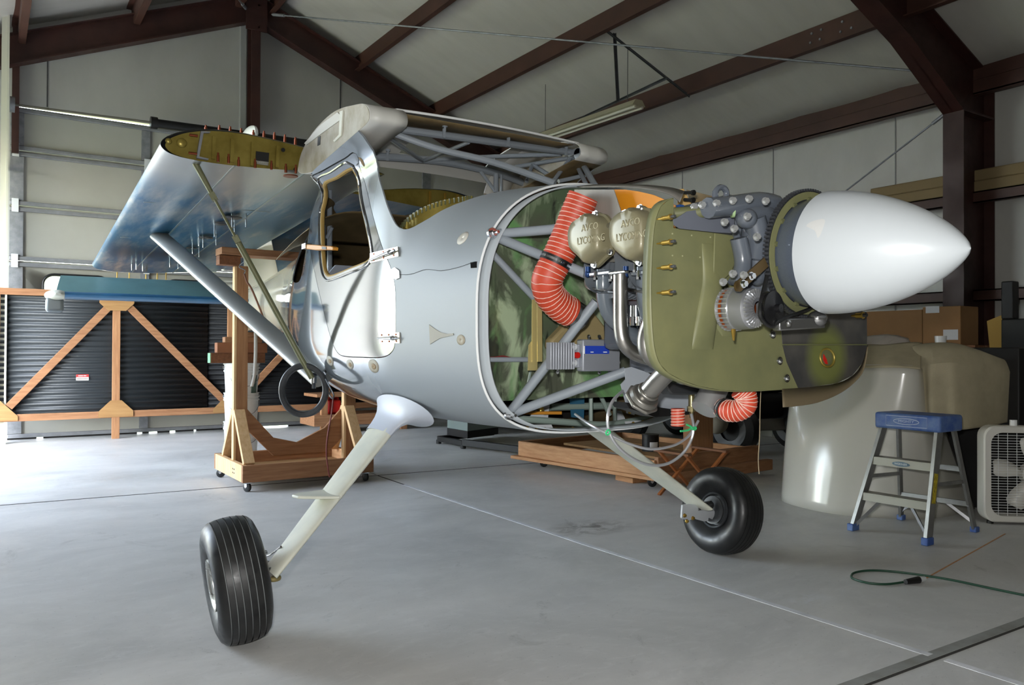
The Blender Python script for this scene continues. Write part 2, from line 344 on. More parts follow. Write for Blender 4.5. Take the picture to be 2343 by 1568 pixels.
# main rigid frames
def ibeam_poly(poly_top, poly_bot, y, fw=.2, t=.012):
    mb = MB(); n = len(poly_top)
    for i in range(n-1):
        mb.prism([(poly_top[i][0], y-t/2, poly_top[i][1]), (poly_top[i+1][0], y-t/2, poly_top[i+1][1]), (poly_bot[i+1][0], y-t/2, poly_bot[i+1][1]), (poly_bot[i][0], y-t/2, poly_bot[i][1])], (0, t, 0))
        for P, sg in ((poly_top, -1), (poly_bot, 1)):
            a, b = P[i], P[i+1]; mb.hexa([(a[0], y-fw/2, a[1]), (b[0], y-fw/2, b[1]), (b[0], y+fw/2, b[1]), (a[0], y+fw/2, a[1])], [(a[0], y-fw/2, a[1]+.015*sg), (b[0], y-fw/2, b[1]+.015*sg), (b[0], y+fw/2, b[1]+.015*sg), (a[0], y+fw/2, a[1]+.015*sg)])
    return mb
for y in (4.1, -2.9):
    for s in (1, -1):
        fx = lambda x: RX+s*(x-RX)
        top = [(fx(8.36), 3.86), (fx(6.9), 4.43), (RX, 5.98)]; bot = [(fx(7.84), 3.42), (fx(6.93), 3.93), (RX, 5.52)]
        struct('frame_rafter_beam', ibeam_poly(top, bot, y), M['steel_paint'])
        mb = MB(); X0, X1 = sorted((fx(7.84), fx(8.4)))
        xa, xb = fx(7.84), fx(8.42)
        mb.box((min(xa, xb), y-.004, 0), (max(xa, xb), y+.004, 3.86)); mb.box((xa-.008, y-.1, 0), (xa+.008, y+.1, 3.46)); mb.box((xb-.008, y-.1, 0), (xb+.008, y+.1, 3.86)); mb.box((min(xa, xb), y-.1, 3.42), (max(xa, xb), y+.1, 3.44))
        struct('frame_column', mb, M['steel_paint'])
# gable rafters and post
for s in (1, -1):
    xe = RX+s*5.2; mb = MB(); zr = 5.56; ze = zr-.415*5.2; y = YB-.2
    mb.prism([(RX, y, zr), (xe, y, ze), (xe, y, ze+.36), (RX, y, zr+.36)], (0, .014, 0))
    for dz in (0, .35): mb.prism([(RX, y-.08, zr+dz-.008), (xe, y-.08, ze+dz-.008), (xe, y-.08, ze+dz+.008), (RX, y-.08, zr+dz+.008)], (0, .17, 0))
    struct('gable_rafter_beam', mb, M['steel_paint'])
    mb = MB(); mb.prism([(RX, YB-.06, 5.98), (xe, YB-.06, 5.98-.415*5.2), (xe, YB-.06, 5.98-.415*5.2+.04), (RX, YB-.06, 6.02)], (0, .05, 0)); struct('trim_12', mb, M['vinyl'])
mb = MB(); mb.box((RX-.06, YB-.28, DZ), (RX+.06, YB-.262, 5.56)); mb.box((RX-.006, YB-.27, DZ), (RX+.006, YB-.08, 5.56)); mb.box((RX-.06, YB-.09, DZ), (RX+.06, YB-.07, 5.56)); mb.box((RX-.14, YB-.3, 5.4), (RX+.14, YB-.28, 5.85))
for z in (5.75, 5.45, 5.1): mb.cyl((RX+.03, YB-.3, z), (RX+.03, YB-.29, z), .015, n=8)
struct('gable_post_column', mb, M['steel_paint'])
mb = MB(); mb.box((.262, YB-.1, DZ-.6), (.335, YB-.02, 5.1)); struct('door_jamb_column', mb, M['steel_paint'])
# brace rods
def rod(nm, a, b, r=.008, **k):
    mb = MB(); mb.cyl(a, b, r, n=8); mb.cyl(V(a)+(V(b)-V(a)).normalized()*.02, V(a)+(V(b)-V(a)).normalized()*.22, r*2, n=8); return struct(nm, mb, M['galv'], **k)
pa, pb = aY(622, 33, YB-.3), aY(2138, 166, 4.2)
rod('roof_brace_rod', pa, pb, .011); rod('wall_brace_rod', aX(2176, 250, 7.95), aX(1880, 480, 8.2), .009)
rod('left_roof_brace_rod', aY(563, 20, YB-.3), V((-.5, 4.2, 4.5)), .011)
# sectional end door: sections with rails, stiles, two windows
door = bpy.data.objects.new('door_1', None); COL.objects.link(door); door.location = (RX, YB+.03, 0); door['kind'] = 'structure'
zs = [.022, .82, 1.48, 2.14, 2.80, 3.46, DZ-.02]
WIN = [(.62, 1.30, 1.62, 1.97), (2.0, 2.68, 1.62, 1.97), (3.4, 4.08, 1.62, 1.97), (4.78, 5.46, 1.62, 1.97)]
def rrect(x0, x1, z0, z1, r, n=6):
    P = []
    for cx, cz, a0 in ((x1-r, z1-r, 0), (x0+r, z1-r, pi/2), (x0+r, z0+r, pi), (x1-r, z0+r, 1.5*pi)):
        for k in range(n+1): P.append((cx+r*cos(a0+pi/2*k/n), cz+r*sin(a0+pi/2*k/n)))
    return P
def boolean(o, cutters, op='DIFFERENCE'):
    for c in cutters:
        m_ = o.modifiers.new('bool', 'BOOLEAN'); m_.operation = op; m_.solver = 'EXACT'; m_.object = c
        bpy.context.view_layer.update()
        dg = bpy.context.evaluated_depsgraph_get(); me = bpy.data.meshes.new_from_object(o.evaluated_get(dg)); o.modifiers.clear()
        if not me.vertices: print('EMPTY BOOLEAN', o.name)
        old = o.data; o.data = me; nm = old.name; bpy.data.meshes.remove(old); me.name = nm
    for c in cutters:
        d_ = c.data; bpy.data.objects.remove(c); bpy.data.meshes.remove(d_)
    return o
def cutter(mb): return build('cutter', mb, [])
for i in range(len(zs)-1):
    mb = MB(); mb.box((DX0, YB+.01, zs[i]), (DX1, YB+.05, zs[i+1]-.006)); s_ = struct('door_section', mb, M['doorskin'], door)
    if i == 2:
        boolean(s_, [cutter(MB().prism([(x, YB-.2, z) for x, z in rrect(a, b, c, d, .1)], (0, .6, 0))) for a, b, c, d in WIN])
mb = MB()
for i in range(len(zs)):
    for dz in ((.045, .0), (-.075, -.03)):
        if (i == 0 and dz[0] < 0) or (i == len(zs)-1 and dz[0] > 0): continue
        za, zb = zs[i]+dz[0], zs[i]+dz[1]; za, zb = min(za, zb), max(za, zb)
        mb.box((DX0, YB-.035, za), (DX1, YB+.01, zb))
struct('door_rail', mb, mat('dull_rail_steel', (128, 130, 134), .6, metal=.25, var=.2, vscale=9), door, bevel=.006)
mb = MB()
for xa, xb in ((DX0, .55), (.62, 1.66), (1.72, 1.80), (1.90, 2.05), (2.12, 2.35), (2.38, 3.02), (3.62, DX1)): mb.box((xa, YB+.012, .0), (xb, YB+.045, .021))
struct('door_seal', mb, M['black'], door)
mb = MB()
for x in (DX0, 1.68, 3.07, 4.42, DX1-.14):
    for i in range(len(zs)-1): mb.box((x, YB-.02, zs[i]+.05), (x+(.14 if x in (DX0, DX1-.14) else .1), YB+.01, zs[i+1]-.08))
struct('door_stile', mb, M['galv'], door)
mb = MB()
for x in (DX0+.02, 1.71, 3.1, 4.45, DX1-.12):
    for z in zs[1:-1]: mb.box((x, YB-.05, z-.09), (x+.07, YB-.034, z+.07))
struct('door_hinge', mb, M['bracket'], door)
mb = MB()
for a, b, c, d in WIN:
    P = rrect(a-.02, b+.02, c-.02, d+.02, .12); mb.tube([(x, YB+.005, z) for x, z in P], .016, 8, 0, True)
struct('window_frame', mb, M['black'], door)
M['glass'] = mat('clear_glass', (250, 250, 250), .02, trans=1)
mb = MB()
for a, b, c, d in WIN: mb.prism([(x, YB+.028, z) for x, z in rrect(a, b, c, d, .1)], (0, .004, 0))
struct('window_pane', mb, M['glass'], door)
mb = MB(); p0, p1, p2 = aY(34, 240, YB-.25), aY(350, 281, YB-.25), V((3.6, YB-.25, 4.06))
mb.cyl(p0, p1, .014, n=10); struct('torsion_shaft', mb, mat('dull_shaft', (98, 95, 86), .75), door)
mb = MB(); mb.cyl(p1, p1+V((2.2, 0, .03)), .055, n=18); mb.cyl(p1-V((.03, 0, 0)), p1+V((.05, 0, 0)), .075, n=18); struct('torsion_spring', mb, M['black'], door)
mb = MB(); mb.cyl(p0-V((.05, 0, 0)), p0, .09, n=20); struct('cable_drum', mb, M['galv'], door)
mb = MB(); mb.box((.15, YB-.42, 0), (.225, YB-.40, 5.25)); mb.box((.15, YB-.40, 0), (.157, YB-.33, 5.25)); mb.box((.205, YB-.46, 0), (.225, YB-.42, 5.25)); mb.box((.15, YB-.40, 3.2), (.22, YB-.02, 3.24)); mb.box((.15, YB-.40, 1.2), (.22, YB-.02, 1.24))
M['track'] = mat('pale_track_steel', (186, 186, 172), .5, metal=.1)
struct('door_track', mb, M['track'], door)
# ================================================================ THE AIRPLANE: hull, cabin, roof
CX = 2.1
ST = [  # Y, w, zb, zc, nb, zt, nt, cabin blend
 (2.53, .588, .767, 1.26, 3.5, 1.775, 2.35, 0), (2.75, .594, .765, 1.25, 3.4, 1.80, 2.4, 0), (3.0, .600, .758, 1.23, 3.2, 1.86, 2.5, .35), (3.2, .606, .756, 1.21, 3.1, 1.95, 2.6, 1),
 (3.6, .611, .757, 1.20, 3.0, 2.05, 2.6, 1), (4.0, .610, .768, 1.20, 2.8, 2.06, 2.6, 1), (4.4, .588, .805, 1.21, 2.6, 2.05, 2.6, 1), (4.8, .535, .885, 1.24, 2.4, 2.0, 2.6, .6),
 (5.3, .425, 1.06, 1.32, 2.3, 1.88, 2.3, 0), (6.0, .285, 1.19, 1.42, 2.2, 1.80, 2.2, 0), (7.0, .17, 1.25, 1.46, 2.1, 1.70, 2.1, 0), (7.75, .11, 1.27, 1.47, 2.0, 1.66, 2, 0)]
def station(Y):
    if Y <= ST[0][0]: return ST[0]
    if Y >= ST[-1][0]: return ST[-1]
    for i in range(len(ST)-1):
        if ST[i][0] <= Y <= ST[i+1][0]: break
    p0, p1, p2, p3 = ST[max(i-1, 0)], ST[i], ST[i+1], ST[min(i+2, len(ST)-1)]; h = p2[0]-p1[0]; t = (Y-p1[0])/h; r = [Y]
    for k in range(1, 8):
        m1 = (p2[k]-p0[k])/(p2[0]-p0[0]); m2 = (p3[k]-p1[k])/(p3[0]-p1[0])
        if k == 7: r.append(p1[k]+(p2[k]-p1[k])*t*t*(3-2*t)); continue
        r.append((2*t**3-3*t*t+1)*p1[k]+(t**3-2*t*t+t)*h*m1+(-2*t**3+3*t*t)*p2[k]+(t**3-t*t)*h*m2)
    return r
def stub_z(Y): return 2.10-.085*max(0, min(1.1, (Y-3.3)/.7))
NL, NU = 22, 26
PR = [(0, 0), (.34, -.006), (.62, -.022), (.78, -.034), (.86, -.030), (.92, -.008), (.96, .030), (1, .080)]
def prof(s):
    for i in range(len(PR)-1):
        if s <= PR[i+1][0]:
            p0, p1, p2, p3 = PR[max(i-1, 0)], PR[i], PR[i+1], PR[min(i+2, len(PR)-1)]; h = p2[0]-p1[0]; t = (s-p1[0])/h
            m1 = (p2[1]-p0[1])/(p2[0]-p0[0]); m2 = (p3[1]-p1[1])/(p3[0]-p1[0])
            return (2*t**3-3*t*t+1)*p1[1]+(t**3-2*t*t+t)*h*m1+(-2*t**3+3*t*t)*p2[1]+(t**3-t*t)*h*m2
    return PR[-1][1]
def section(Y):
    _, w, zb, zc, nb, zt, nt_, cb = station(Y); P = []
    for k in range(NL+1):
        a = pi/2*k/NL; P.append((w*max(sin(a), 0)**(2/nb), zc-(zc-zb)*max(cos(a), 0)**(2/nb)))
    ze = stub_z(Y)
    for k in range(1, NU+1):
        v = k/NU; a = pi/2*v; du, dz = w*max(cos(a), 0)**(2/nt_), zc+(zt-zc)*max(sin(a), 0)**(2/nt_)
        cz = zc+(ze-zc)*v; pv = prof(v); ff_ = min(max((4.38-Y)/.36, 0), 1); ff_ = ff_*ff_*(3-2*ff_)
        if v > .8: pv = pv*ff_+(-.032-(v-.8)*.25)*(1-ff_)
        cu = w+pv
        P.append((du*(1-cb)+cu*cb, dz*(1-cb)+cz*cb))
    return P
def hull_u(Y, z):
    P = section(Y)
    for a, b in zip(P, P[1:]):
        if a[1] <= z <= b[1] and b[1] > a[1]: return a[0]+(b[0]-a[0])*(z-a[1])/(b[1]-a[1])
    return 0
def hit(x, y, side=-1, off=0):   # where the sight line of a photo pixel meets the hull
    d = ray(x, y); lo = None; best = (9, None)
    for i in range(600):
        Y = 2.4+i*.006; p = CAM+d*(Y/d.y); u = (p.x-CX)*side
        if u < 0: continue
        g = u-hull_u(Y, p.z)
        if p.z > section(Y)[0][1] and g <= 0: lo = Y; break
        if g < best[0] and Y < 5: best = (g, p)
    if lo is None: print('miss', x, y, best); return best[1]
    a, b = lo-.006, lo
    for _ in range(18):
        c = (a+b)/2; p = CAM+d*(c/d.y)
        if (p.x-CX)*side <= hull_u(c, p.z): b = c
        else: a = c
    p = CAM+d*(b/d.y); return p + hnorm(p)*off if off else p
def hnorm(p, side=-1):
    e = .01; P = lambda Y, z: V((CX+side*hull_u(Y, z), Y, z)); a = P(p.y+e, p.z)-P(p.y-e, p.z); b = P(p.y, p.z+e)-P(p.y, p.z-e); n = a.cross(b).normalized()
    return n if n.x*side > 0 else -n
def silver(name, rough, metal, rgb, coat=.5, patch=0):
    return mat(name, rgb, rough, metal, coat=coat, rvar=patch, vscale=2.2, bump=0)
def hull_mat():
    mt = silver('silver_grey_gelcoat', .3, .0, (142, 149, 154), .0); n = mt.node_tree.nodes; l = mt.node_tree.links; p = n['Principled BSDF']
    tc = n.new('ShaderNodeTexCoord'); sx = n.new('ShaderNodeSeparateXYZ'); l.new(tc.outputs['Object'], sx.inputs[0]); nz = n.new('ShaderNodeTexNoise'); nz.inputs['Scale'].default_value = 1.5; l.new(tc.outputs['Object'], nz.inputs['Vector'])
    ad = n.new('ShaderNodeMath'); ad.operation = 'MULTIPLY_ADD'; ad.inputs[1].default_value = .35; l.new(nz.outputs[0], ad.inputs[0]); l.new(sx.outputs['Y'], ad.inputs[2])
    for inp, lo, hi in (('Roughness', .5, .1), ('Metallic', .0, .6), ('Coat Weight', .0, .9)):   # the nose is sanded dull, the cabin still polished
        r = n.new('ShaderNodeMapRange'); r.inputs['From Min'].default_value = .36; r.inputs['From Max'].default_value = .72; r.inputs['To Min'].default_value = lo; r.inputs['To Max'].default_value = hi; l.new(ad.outputs[0], r.inputs[0]); l.new(r.outputs[0], p.inputs[inp])
    g = n.new('ShaderNodeMapRange'); g.inputs['From Min'].default_value = 1.95; g.inputs['From Max'].default_value = 2.5; l.new(sx.outputs['Y'], g.inputs[0]); x = n.new('ShaderNodeMix'); x.data_type = 'RGBA'; x.inputs['A'].default_value = (*lin((142, 149, 154)), 1); x.inputs['B'].default_value = (*lin((196, 188, 166)), 1); l.new(g.outputs[0], x.inputs['Factor']); l.new(x.outputs['Result'], p.inputs['Base Color'])
    g2 = n.new('ShaderNodeMath'); g2.operation = 'SUBTRACT'; g2.inputs[0].default_value = 1; l.new(g.outputs[0], g2.inputs[1])   # the tail is bare matt fibreglass
    for inp in ('Metallic', 'Coat Weight'):
        src = p.inputs[inp].links[0].from_socket; mu = n.new('ShaderNodeMath'); mu.operation = 'MULTIPLY'; l.new(src, mu.inputs[0]); l.new(g2.outputs[0], mu.inputs[1]); l.new(mu.outputs[0], p.inputs[inp])
    return mt
M['hull'] = hull_mat()
M['door'] = silver('polished_silver_door', .07, .75, (128, 131, 133), .35)
M['inner'] = mat('tan_fibreglass_interior', (134, 116, 82), .6, var=.35, vscale=4, rgb2=(104, 88, 58))
plane = thing('airplane', 'high-wing airplane under construction with bare engine, white spinner and folded wings', 'airplane', (CX, 3.05, 0))
def hullmesh(y0, y1, n, thick=.006):
    mb = MB(); rs = []
    for i in range(n+1):
        Y = y0+(y1-y0)*i/n; S = section(Y)
        rs.append([V((CX-u, Y, z)) for u, z in S[::-1]]+[V((CX+u, Y, z)) for u, z in S[1:]])
    mb.rings(rs, closed=False)
    bmesh.ops.remove_doubles(mb.b, verts=mb.b.verts, dist=1e-5)
    bmesh.ops.recalc_face_normals(mb.b, faces=mb.b.faces)
    sgn = sum((1 if (f.calc_center_median()-V((CX, f.calc_center_median().y, 1.25))).dot(f.normal) > 0 else -1) for f in mb.b.faces)
    if sgn < 0: bmesh.ops.reverse_faces(mb.b, faces=mb.b.faces)
    return mb
def build_hull(name, y0, y1, n, mats):
    mb = hullmesh(y0, y1, n); base = wloc(plane)
    bmesh.ops.translate(mb.b, verts=mb.b.verts, vec=-base); me = bpy.data.meshes.new(name); mb.b.to_mesh(me); mb.b.free()
    for x in mats: me.materials.append(x)
    o = bpy.data.objects.new(name, me); COL.objects.link(o); o.parent = plane
    s = o.modifiers.new('s', 'SOLIDIFY'); s.thickness = .007; s.offset = -1; s.material_offset = 1; s.material_offset_rim = 0; return o
def resharp(o, ang=30):
    b = bmesh.new(); b.from_mesh(o.data); c = radians(ang)
    for f in b.faces: f.smooth = True
    for e in b.edges: e.smooth = len(e.link_faces) == 2 and e.calc_face_angle(0) < c
    b.to_mesh(o.data); b.free()
def yz(pts): return [(hit(*p).y, hit(*p).z) for p in pts]
def off_poly(P, d):
    n = len(P); A = sum(P[i][0]*P[(i+1) % n][1]-P[(i+1) % n][0]*P[i][1] for i in range(n)); s = 1 if A > 0 else -1; out = []
    for i in range(n):
        a, b, c = V((*P[i-1], 0)), V((*P[i], 0)), V((*P[(i+1) % n], 0)); t = (c-a).normalized(); out.append((b.x+s*t.y*d, b.y-s*t.x*d))
    return out
def sm2(P, n=4): return [(p.x, p.y) for p in smooth_path([(a, b, 0) for a, b in P], n, True)]
def prismX(P, x0, x1): return cutter(MB().prism([(x0, y, z) for y, z in P], (x1-x0, 0, 0)))
DOOR = sm2(yz([(814, 352), (826, 395), (848, 475), (872, 560), (893, 612), (903, 655), (905, 720), (904, 780), (895, 806), (872, 817), (830, 817), (790, 815), (772, 806), (757, 772), (738, 700), (722, 630), (709, 560), (711, 480), (716, 420), (740, 392), (790, 364)]))
WINDOW = sm2(yz([(738, 424), (768, 404), (800, 384), (809, 392), (822, 450), (836, 515), (846, 568), (846, 588), (836, 601), (800, 616), (760, 632), (746, 631), (738, 612), (734, 560), (734, 480)]))
REARW = [(4.56, 1.84), (4.63, 1.84), (4.84, 1.72), (4.93, 1.58), (4.88, 1.52), (4.70, 1.495), (4.58, 1.51), (4.53, 1.60), (4.52, 1.75)]
SHIELD = yz([(945, 520), (927, 525), (913, 521), (902, 509), (888, 478), (876, 440), (865, 400), (855, 352)])
wl = [(q.y, q.z) for q in (hit(x, y) for x, y in ((1240, 423), (1180, 430), (1120, 443), (1060, 461), (1000, 488), (965, 509)))]
SH = [(2.3, 1.80), (2.60, 1.792), (2.73, 1.772)]+[(p.x, p.y) for p in smooth_path([(a, b, 0) for a, b in wl[2:]+SHIELD], 4)]+[(3.435, 2.02), (3.425, 2.05), (3.41, 2.07), (3.38, 2.2), (3.1, 2.3), (2.3, 2.3)]
hull = build_hull('fuselage', 2.53, 7.75, 96, [M['hull'], M['inner']])
boolean(hull, [prismX(SH, .9, 3.3), prismX(off_poly(DOOR, .004), .9, 2.0), prismX(WINDOW, 2.2, 3.4), prismX(sm2(REARW, 3), .9, 3.4)]); resharp(hull)
door_p = build_hull('door', 3.0, 4.5, 40, [M['door'], M['inner']])
boolean(door_p, [prismX(DOOR, .9, 2.0)], 'INTERSECT'); boolean(door_p, [prismX(WINDOW, .9, 2.0)]); resharp(door_p)
def ring_on_hull(P, side=-1, off=.004): return [V((CX+side*(hull_u(y, z)+off), y, z)) for y, z in P]
mb = MB(); mb.tube(ring_on_hull(off_poly(WINDOW, .02), off=.001), .006, 8, 0, True); build('window_frame', mb, M['door'], door_p)
mb = MB(); mb.tube(ring_on_hull(WINDOW, off=-.012), .012, 8, 0, True); build('window_seal', mb, mat('yellow_foam_seal', (170, 140, 76), .7), door_p)
# firewall flange
mb = MB(); rs = []
for Y, k in ((2.475, .972), (2.53, .974), (2.56, .974)):
    S = section(2.53); zc = S[NL][1]; rs.append([V((CX-u*k, Y, zc+(z-zc)*k)) for u, z in S[::-1]]+[V((CX+u*k, Y, zc+(z-zc)*k)) for u, z in S[1:]])
mb.rings(rs, closed=False); build('cowl_flange', mb, mat('grey_flange_gelcoat', (178, 186, 192), .4), plane, solid=.006)
mb = MB(); S = section(2.53); mb.tube([V((CX-u*.992, 2.53, 1.26+(z-1.26)*.992)) for u, z in S[::-1]]+[V((CX+u*.992, 2.53, 1.26+(z-1.26)*.992)) for u, z in S[1:]], .005, 8, 0); build('flange_bead', mb, M['white'], plane)
# firewall sheet
def fire():
    mt = bpy.data.materials.new('smeared_green_firewall'); mt.use_nodes = True; n = mt.node_tree.nodes; l = mt.node_tree.links; p = n['Principled BSDF']
    tc = n.new('ShaderNodeTexCoord'); last = None
    for (sc, st, dist, a, b, col) in ((2.2, (1, 1, 1), 1.2, .42, .55, (92, 108, 82)), (3.6, (1, 1, .55), 2.5, .52, .62, (168, 184, 152)), (2.0, (1.6, 1, .8), 2.0, .56, .66, (110, 158, 100)), (7, (1, 1, .3), 1.5, .58, .66, (52, 56, 48))):
        mp = n.new('ShaderNodeMapping'); mp.inputs['Scale'].default_value = st; mp.inputs['Rotation'].default_value = (0, .6*sc, 0); mp.inputs['Location'].default_value = (sc, sc*2, 0); l.new(tc.outputs['Object'], mp.inputs[0])
        z = n.new('ShaderNodeTexNoise'); z.inputs['Scale'].default_value = sc; z.inputs['Detail'].default_value = 6; z.inputs['Distortion'].default_value = dist; l.new(mp.outputs[0], z.inputs['Vector'])
        r = n.new('ShaderNodeMapRange'); r.inputs['From Min'].default_value = a; r.inputs['From Max'].default_value = b; l.new(z.outputs[0], r.inputs[0])
        x = n.new('ShaderNodeMix'); x.data_type = 'RGBA'; l.new(r.outputs[0], x.inputs['Factor'])
        if last is None: x.inputs['A'].default_value = (*lin((88, 92, 78)), 1)
        else: l.new(last, x.inputs['A'])
        x.inputs['B'].default_value = (*lin(col), 1); last = x.outputs['Result']
    l.new(last, p.inputs['Base Color']); p.inputs['Metallic'].default_value = .15; p.inputs['Roughness'].default_value = .22; return mt
S = [(u*.968, 1.26+(z-1.26)*.968) for u, z in section(2.53)]; S = [q for q in S if q[1] > .90]
P = [(CX-u, 2.57, z) for u, z in S[::-1]]+[(CX+u, 2.57, z) for u, z in S]
u0 = [q for q in S if q[1] > .90][0]
build('firewall', MB().prism([p for p in P], (0, .004, 0)), fire(), plane)
mb = MB(); S2 = [(u*.968, 1.26+(z-1.26)*.968) for u, z in section(2.53)]; S2 = [q for q in S2 if q[1] <= .97]
mb.prism([(CX-u, 2.95, z) for u, z in S2[::-1]]+[(CX+u, 2.95, z) for u, z in S2[1:]], (0, .004, 0)); build('belly_bulkhead', mb, M['dark'], plane)
# roof: wing-root carry-through
TOP = [(3.285, 2.125), (3.29, 2.155), (3.32, 2.185), (3.38, 2.208), (3.48, 2.226), (3.62, 2.248), (3.76, 2.255), (3.92, 2.24), (4.08, 2.205), (4.2, 2.15), (4.25, 2.09)]
BOT = [(4.25, 2.06), (4.15, 2.03), (3.97, 2.015), (3.78, 2.04), (3.58, 2.068), (3.42, 2.09), (3.31, 2.105)]
AF = smooth_path([(0, a, b) for a, b in TOP+BOT], 3, True)
M['roof'] = mat('white_grey_roof_gelcoat', (206, 206, 200), .4, coat=.2)
for s in (-1, 1):
    mb = MB(); rs = [[V((CX+s*u, p.y, p.z+dz)) for p in AF] for u, dz in ((.50, .004), (.56, .003), (.62, .0015), (.683, 0))]; mb.rings(rs, caps=False); o = build('wing_root_stub', mb, [M['roof'], M['inner']], plane, solid=.005)
    if s > 0:
        for f in o.data.polygons:
            if f.normal.z < -.3 and f.center.y > .30: f.material_index = 1
    mb = MB(); k = .985; cy, cz = 3.77, 2.13
    mb.prism([V((CX+s*.681, cy+(p.y-cy)*k, cz+(p.z-cz)*k)) for p in AF], (s*.004, 0, 0)); cap = build('root_face', mb, M['primer'], plane)
    if s < 0:
        P = [(731, 313), (737, 311), (736, 331), (730, 333)]
        mb = MB(); mb.prism([aX(x, y, CX-.687)+V((0, 0, 0)) for x, y in ((727, 314), (733, 311), (732, 331), (726, 334))], (.02, 0, 0)); build('spar_slot', mb, M['black'], cap)
        mb = MB(); mb.prism([aX(x, y, CX-.690) for x, y in ((696, 328), (735, 284), (772, 257), (777, 262), (776, 276), (740, 302), (700, 332))], (.006, 0, 0)); build('root_doubler', mb, mat('pale_filler', (206, 204, 194), .5), cap)
        mb = MB(); mb.prism([aX(x, y, CX-.692) for x, y in ((777, 255), (784, 253), (780, 310), (765, 325), (762, 322), (775, 308))], (.008, 0, 0)); build('root_doubler_edge', mb, M['cream'], cap)
C0 = [(3.345, 2.192)]+[(p.y, p.z) for p in AF if p.y > 3.35 and p.z > 2.12 and p.y <= 4.26]
C0 = sorted([c for c in C0], key=lambda c: c[0])
M['roofskin'] = mat('roof_skin', (200, 200, 194), .45)
mb = MB(); nx = 30
for (lo, hi) in ((-.51, .51),):
    mb.rings([[V((CX+lo+(hi-lo)*i/nx, y, z+.012*(1-((lo+(hi-lo)*i/nx)/.52)**2)+.004)) for y, z in C0] for i in range(nx+1)], closed=False)
o = build('cabin_roof', mb, [M['roofskin'], M['inner']], plane)
s_ = o.modifiers.new('s', 'SOLIDIFY'); s_.thickness = .006; s_.offset = 0
boolean(o, [cutter(MB().box((CX-.15, 3.62, 2.0), (CX+.42, 4.12, 2.4)))]); resharp(o)
mb = MB(); mb.tube([V((CX+u, 3.345+.0, 2.198+.012*(1-(u/.52)**2))) for u in [-.53+1.06*i/20 for i in range(21)]], .006, 8, 0); build('roof_edge', mb, M['white'], o)
mb = MB(); mb.grid(lambda u, v: V((CX-.54+1.08*u, 4.5+.6*v, 1.93-.12*v**1.3-.14*(2*u-1)**4)), 20, 12); build('rear_headliner', mb, [M['inner']], plane, solid=.004)
# headliner (tan, seen from underneath) front lip and rear bulkhead
mb = MB(); mb.rings([[V((CX-.5+1.0*i/20, y, z)) for y, z in ((3.35, 2.188), (3.44, 2.196), (3.6, 2.2))] for i in range(21)], closed=False); build('headliner', mb, M['inner'], plane, solid=.003)
def tubes(name, segs, r, mt, parent, n=10, sm=0):
    mb = MB()
    for s in segs:
        rr = r
        if isinstance(s[-1], (int, float)): rr = s[-1]; s = s[:-1]
        mb.tube(s, rr, n, 5 if len(s) > 2 else 0)
    return build(name, mb, mt, parent)
E = lambda x, y, Y: aY(x, y, Y)
tr = []
fr = lambda x, y: aY(x, y, 3.46); re_ = lambda x, y: aY(x, y, 4.1)
tr += [[aY(884, 292, 3.46), aY(1330, 352, 3.5), .019], [aY(900, 305, 3.46), aY(1000, 340, 3.35), aY(1130, 372, 3.15), aY(1270, 420, 2.9), .016]]
tr += [[re_(850, 357), re_(1010, 370), re_(1130, 395), re_(1200, 420), .022], [aY(878, 308, 3.5), aY(968, 368, 4.05), .012], [aY(968, 368, 4.05), aY(1072, 326, 3.5), .010],
       [aY(962, 368, 4.1), aY(1090, 360, 4.0), aY(1285, 353, 3.6), .012], [aY(1180, 382, 3.9), aY(1300, 362, 3.6), .012], [aY(1218, 377, 3.8), aY(1275, 412, 3.6), .012],
       [aY(1218, 377, 3.8), aY(1205, 415, 3.7), .011], [aY(1308, 358, 3.55), aY(1268, 412, 3.5), .012], [aY(1312, 362, 3.55), aY(1340, 420, 3.3), .012], [aY(1325, 362, 3.5), aY(1362, 425, 3.2), .016],
       [aY(1278, 415, 3.4), aY(1330, 403, 3.4), .011], [aY(1100, 393, 4.05), aY(1132, 436, 4.0), .010], [aY(1135, 398, 4.0), aY(1135, 440, 4.0), .016], [aY(1147, 400, 4.05), aY(1147, 440, 4.05), .008]]
tr += [[aX(741, 440, 1.75), aX(741, 640, 1.75), .012], [aX(754, 418, 1.80), aX(754, 640, 1.80), .017], [aX(748, 545, 1.78), aX(760, 520, 1.8), .012]]
cage = tubes('cabin_frame', tr, .015, M['grey_tube'], plane)
mb = MB()
for x, y, Y in ((1018, 295, 3.44), (1165, 316, 3.44), (1297, 337, 3.44), (888, 350, 4.08)):
    p = aY(x, y, Y); mb.cyl(p-V((0, 0, .012)), p+V((0, 0, .012)), .006, n=8); mb.cyl(p+V((0, 0, .008)), p+V((0, 0, .02)), .013, n=10); mb.box(tuple(p-V((.012, .004, .045))), tuple(p+V((.002, .004, .0))))
build('frame_tab', mb, M['grey_tube'], cage)
mb = MB(); p = aY(1322, 352, 3.42); mb.cyl(p-V((.004, 0, 0)), p+V((.004, 0, 0)), .03, n=16); mb.box(tuple(p+V((-.004, -.02, 0))), tuple(p+V((.004, .08, .03)))); build('spar_lug', mb, M['grey_tube'], cage)
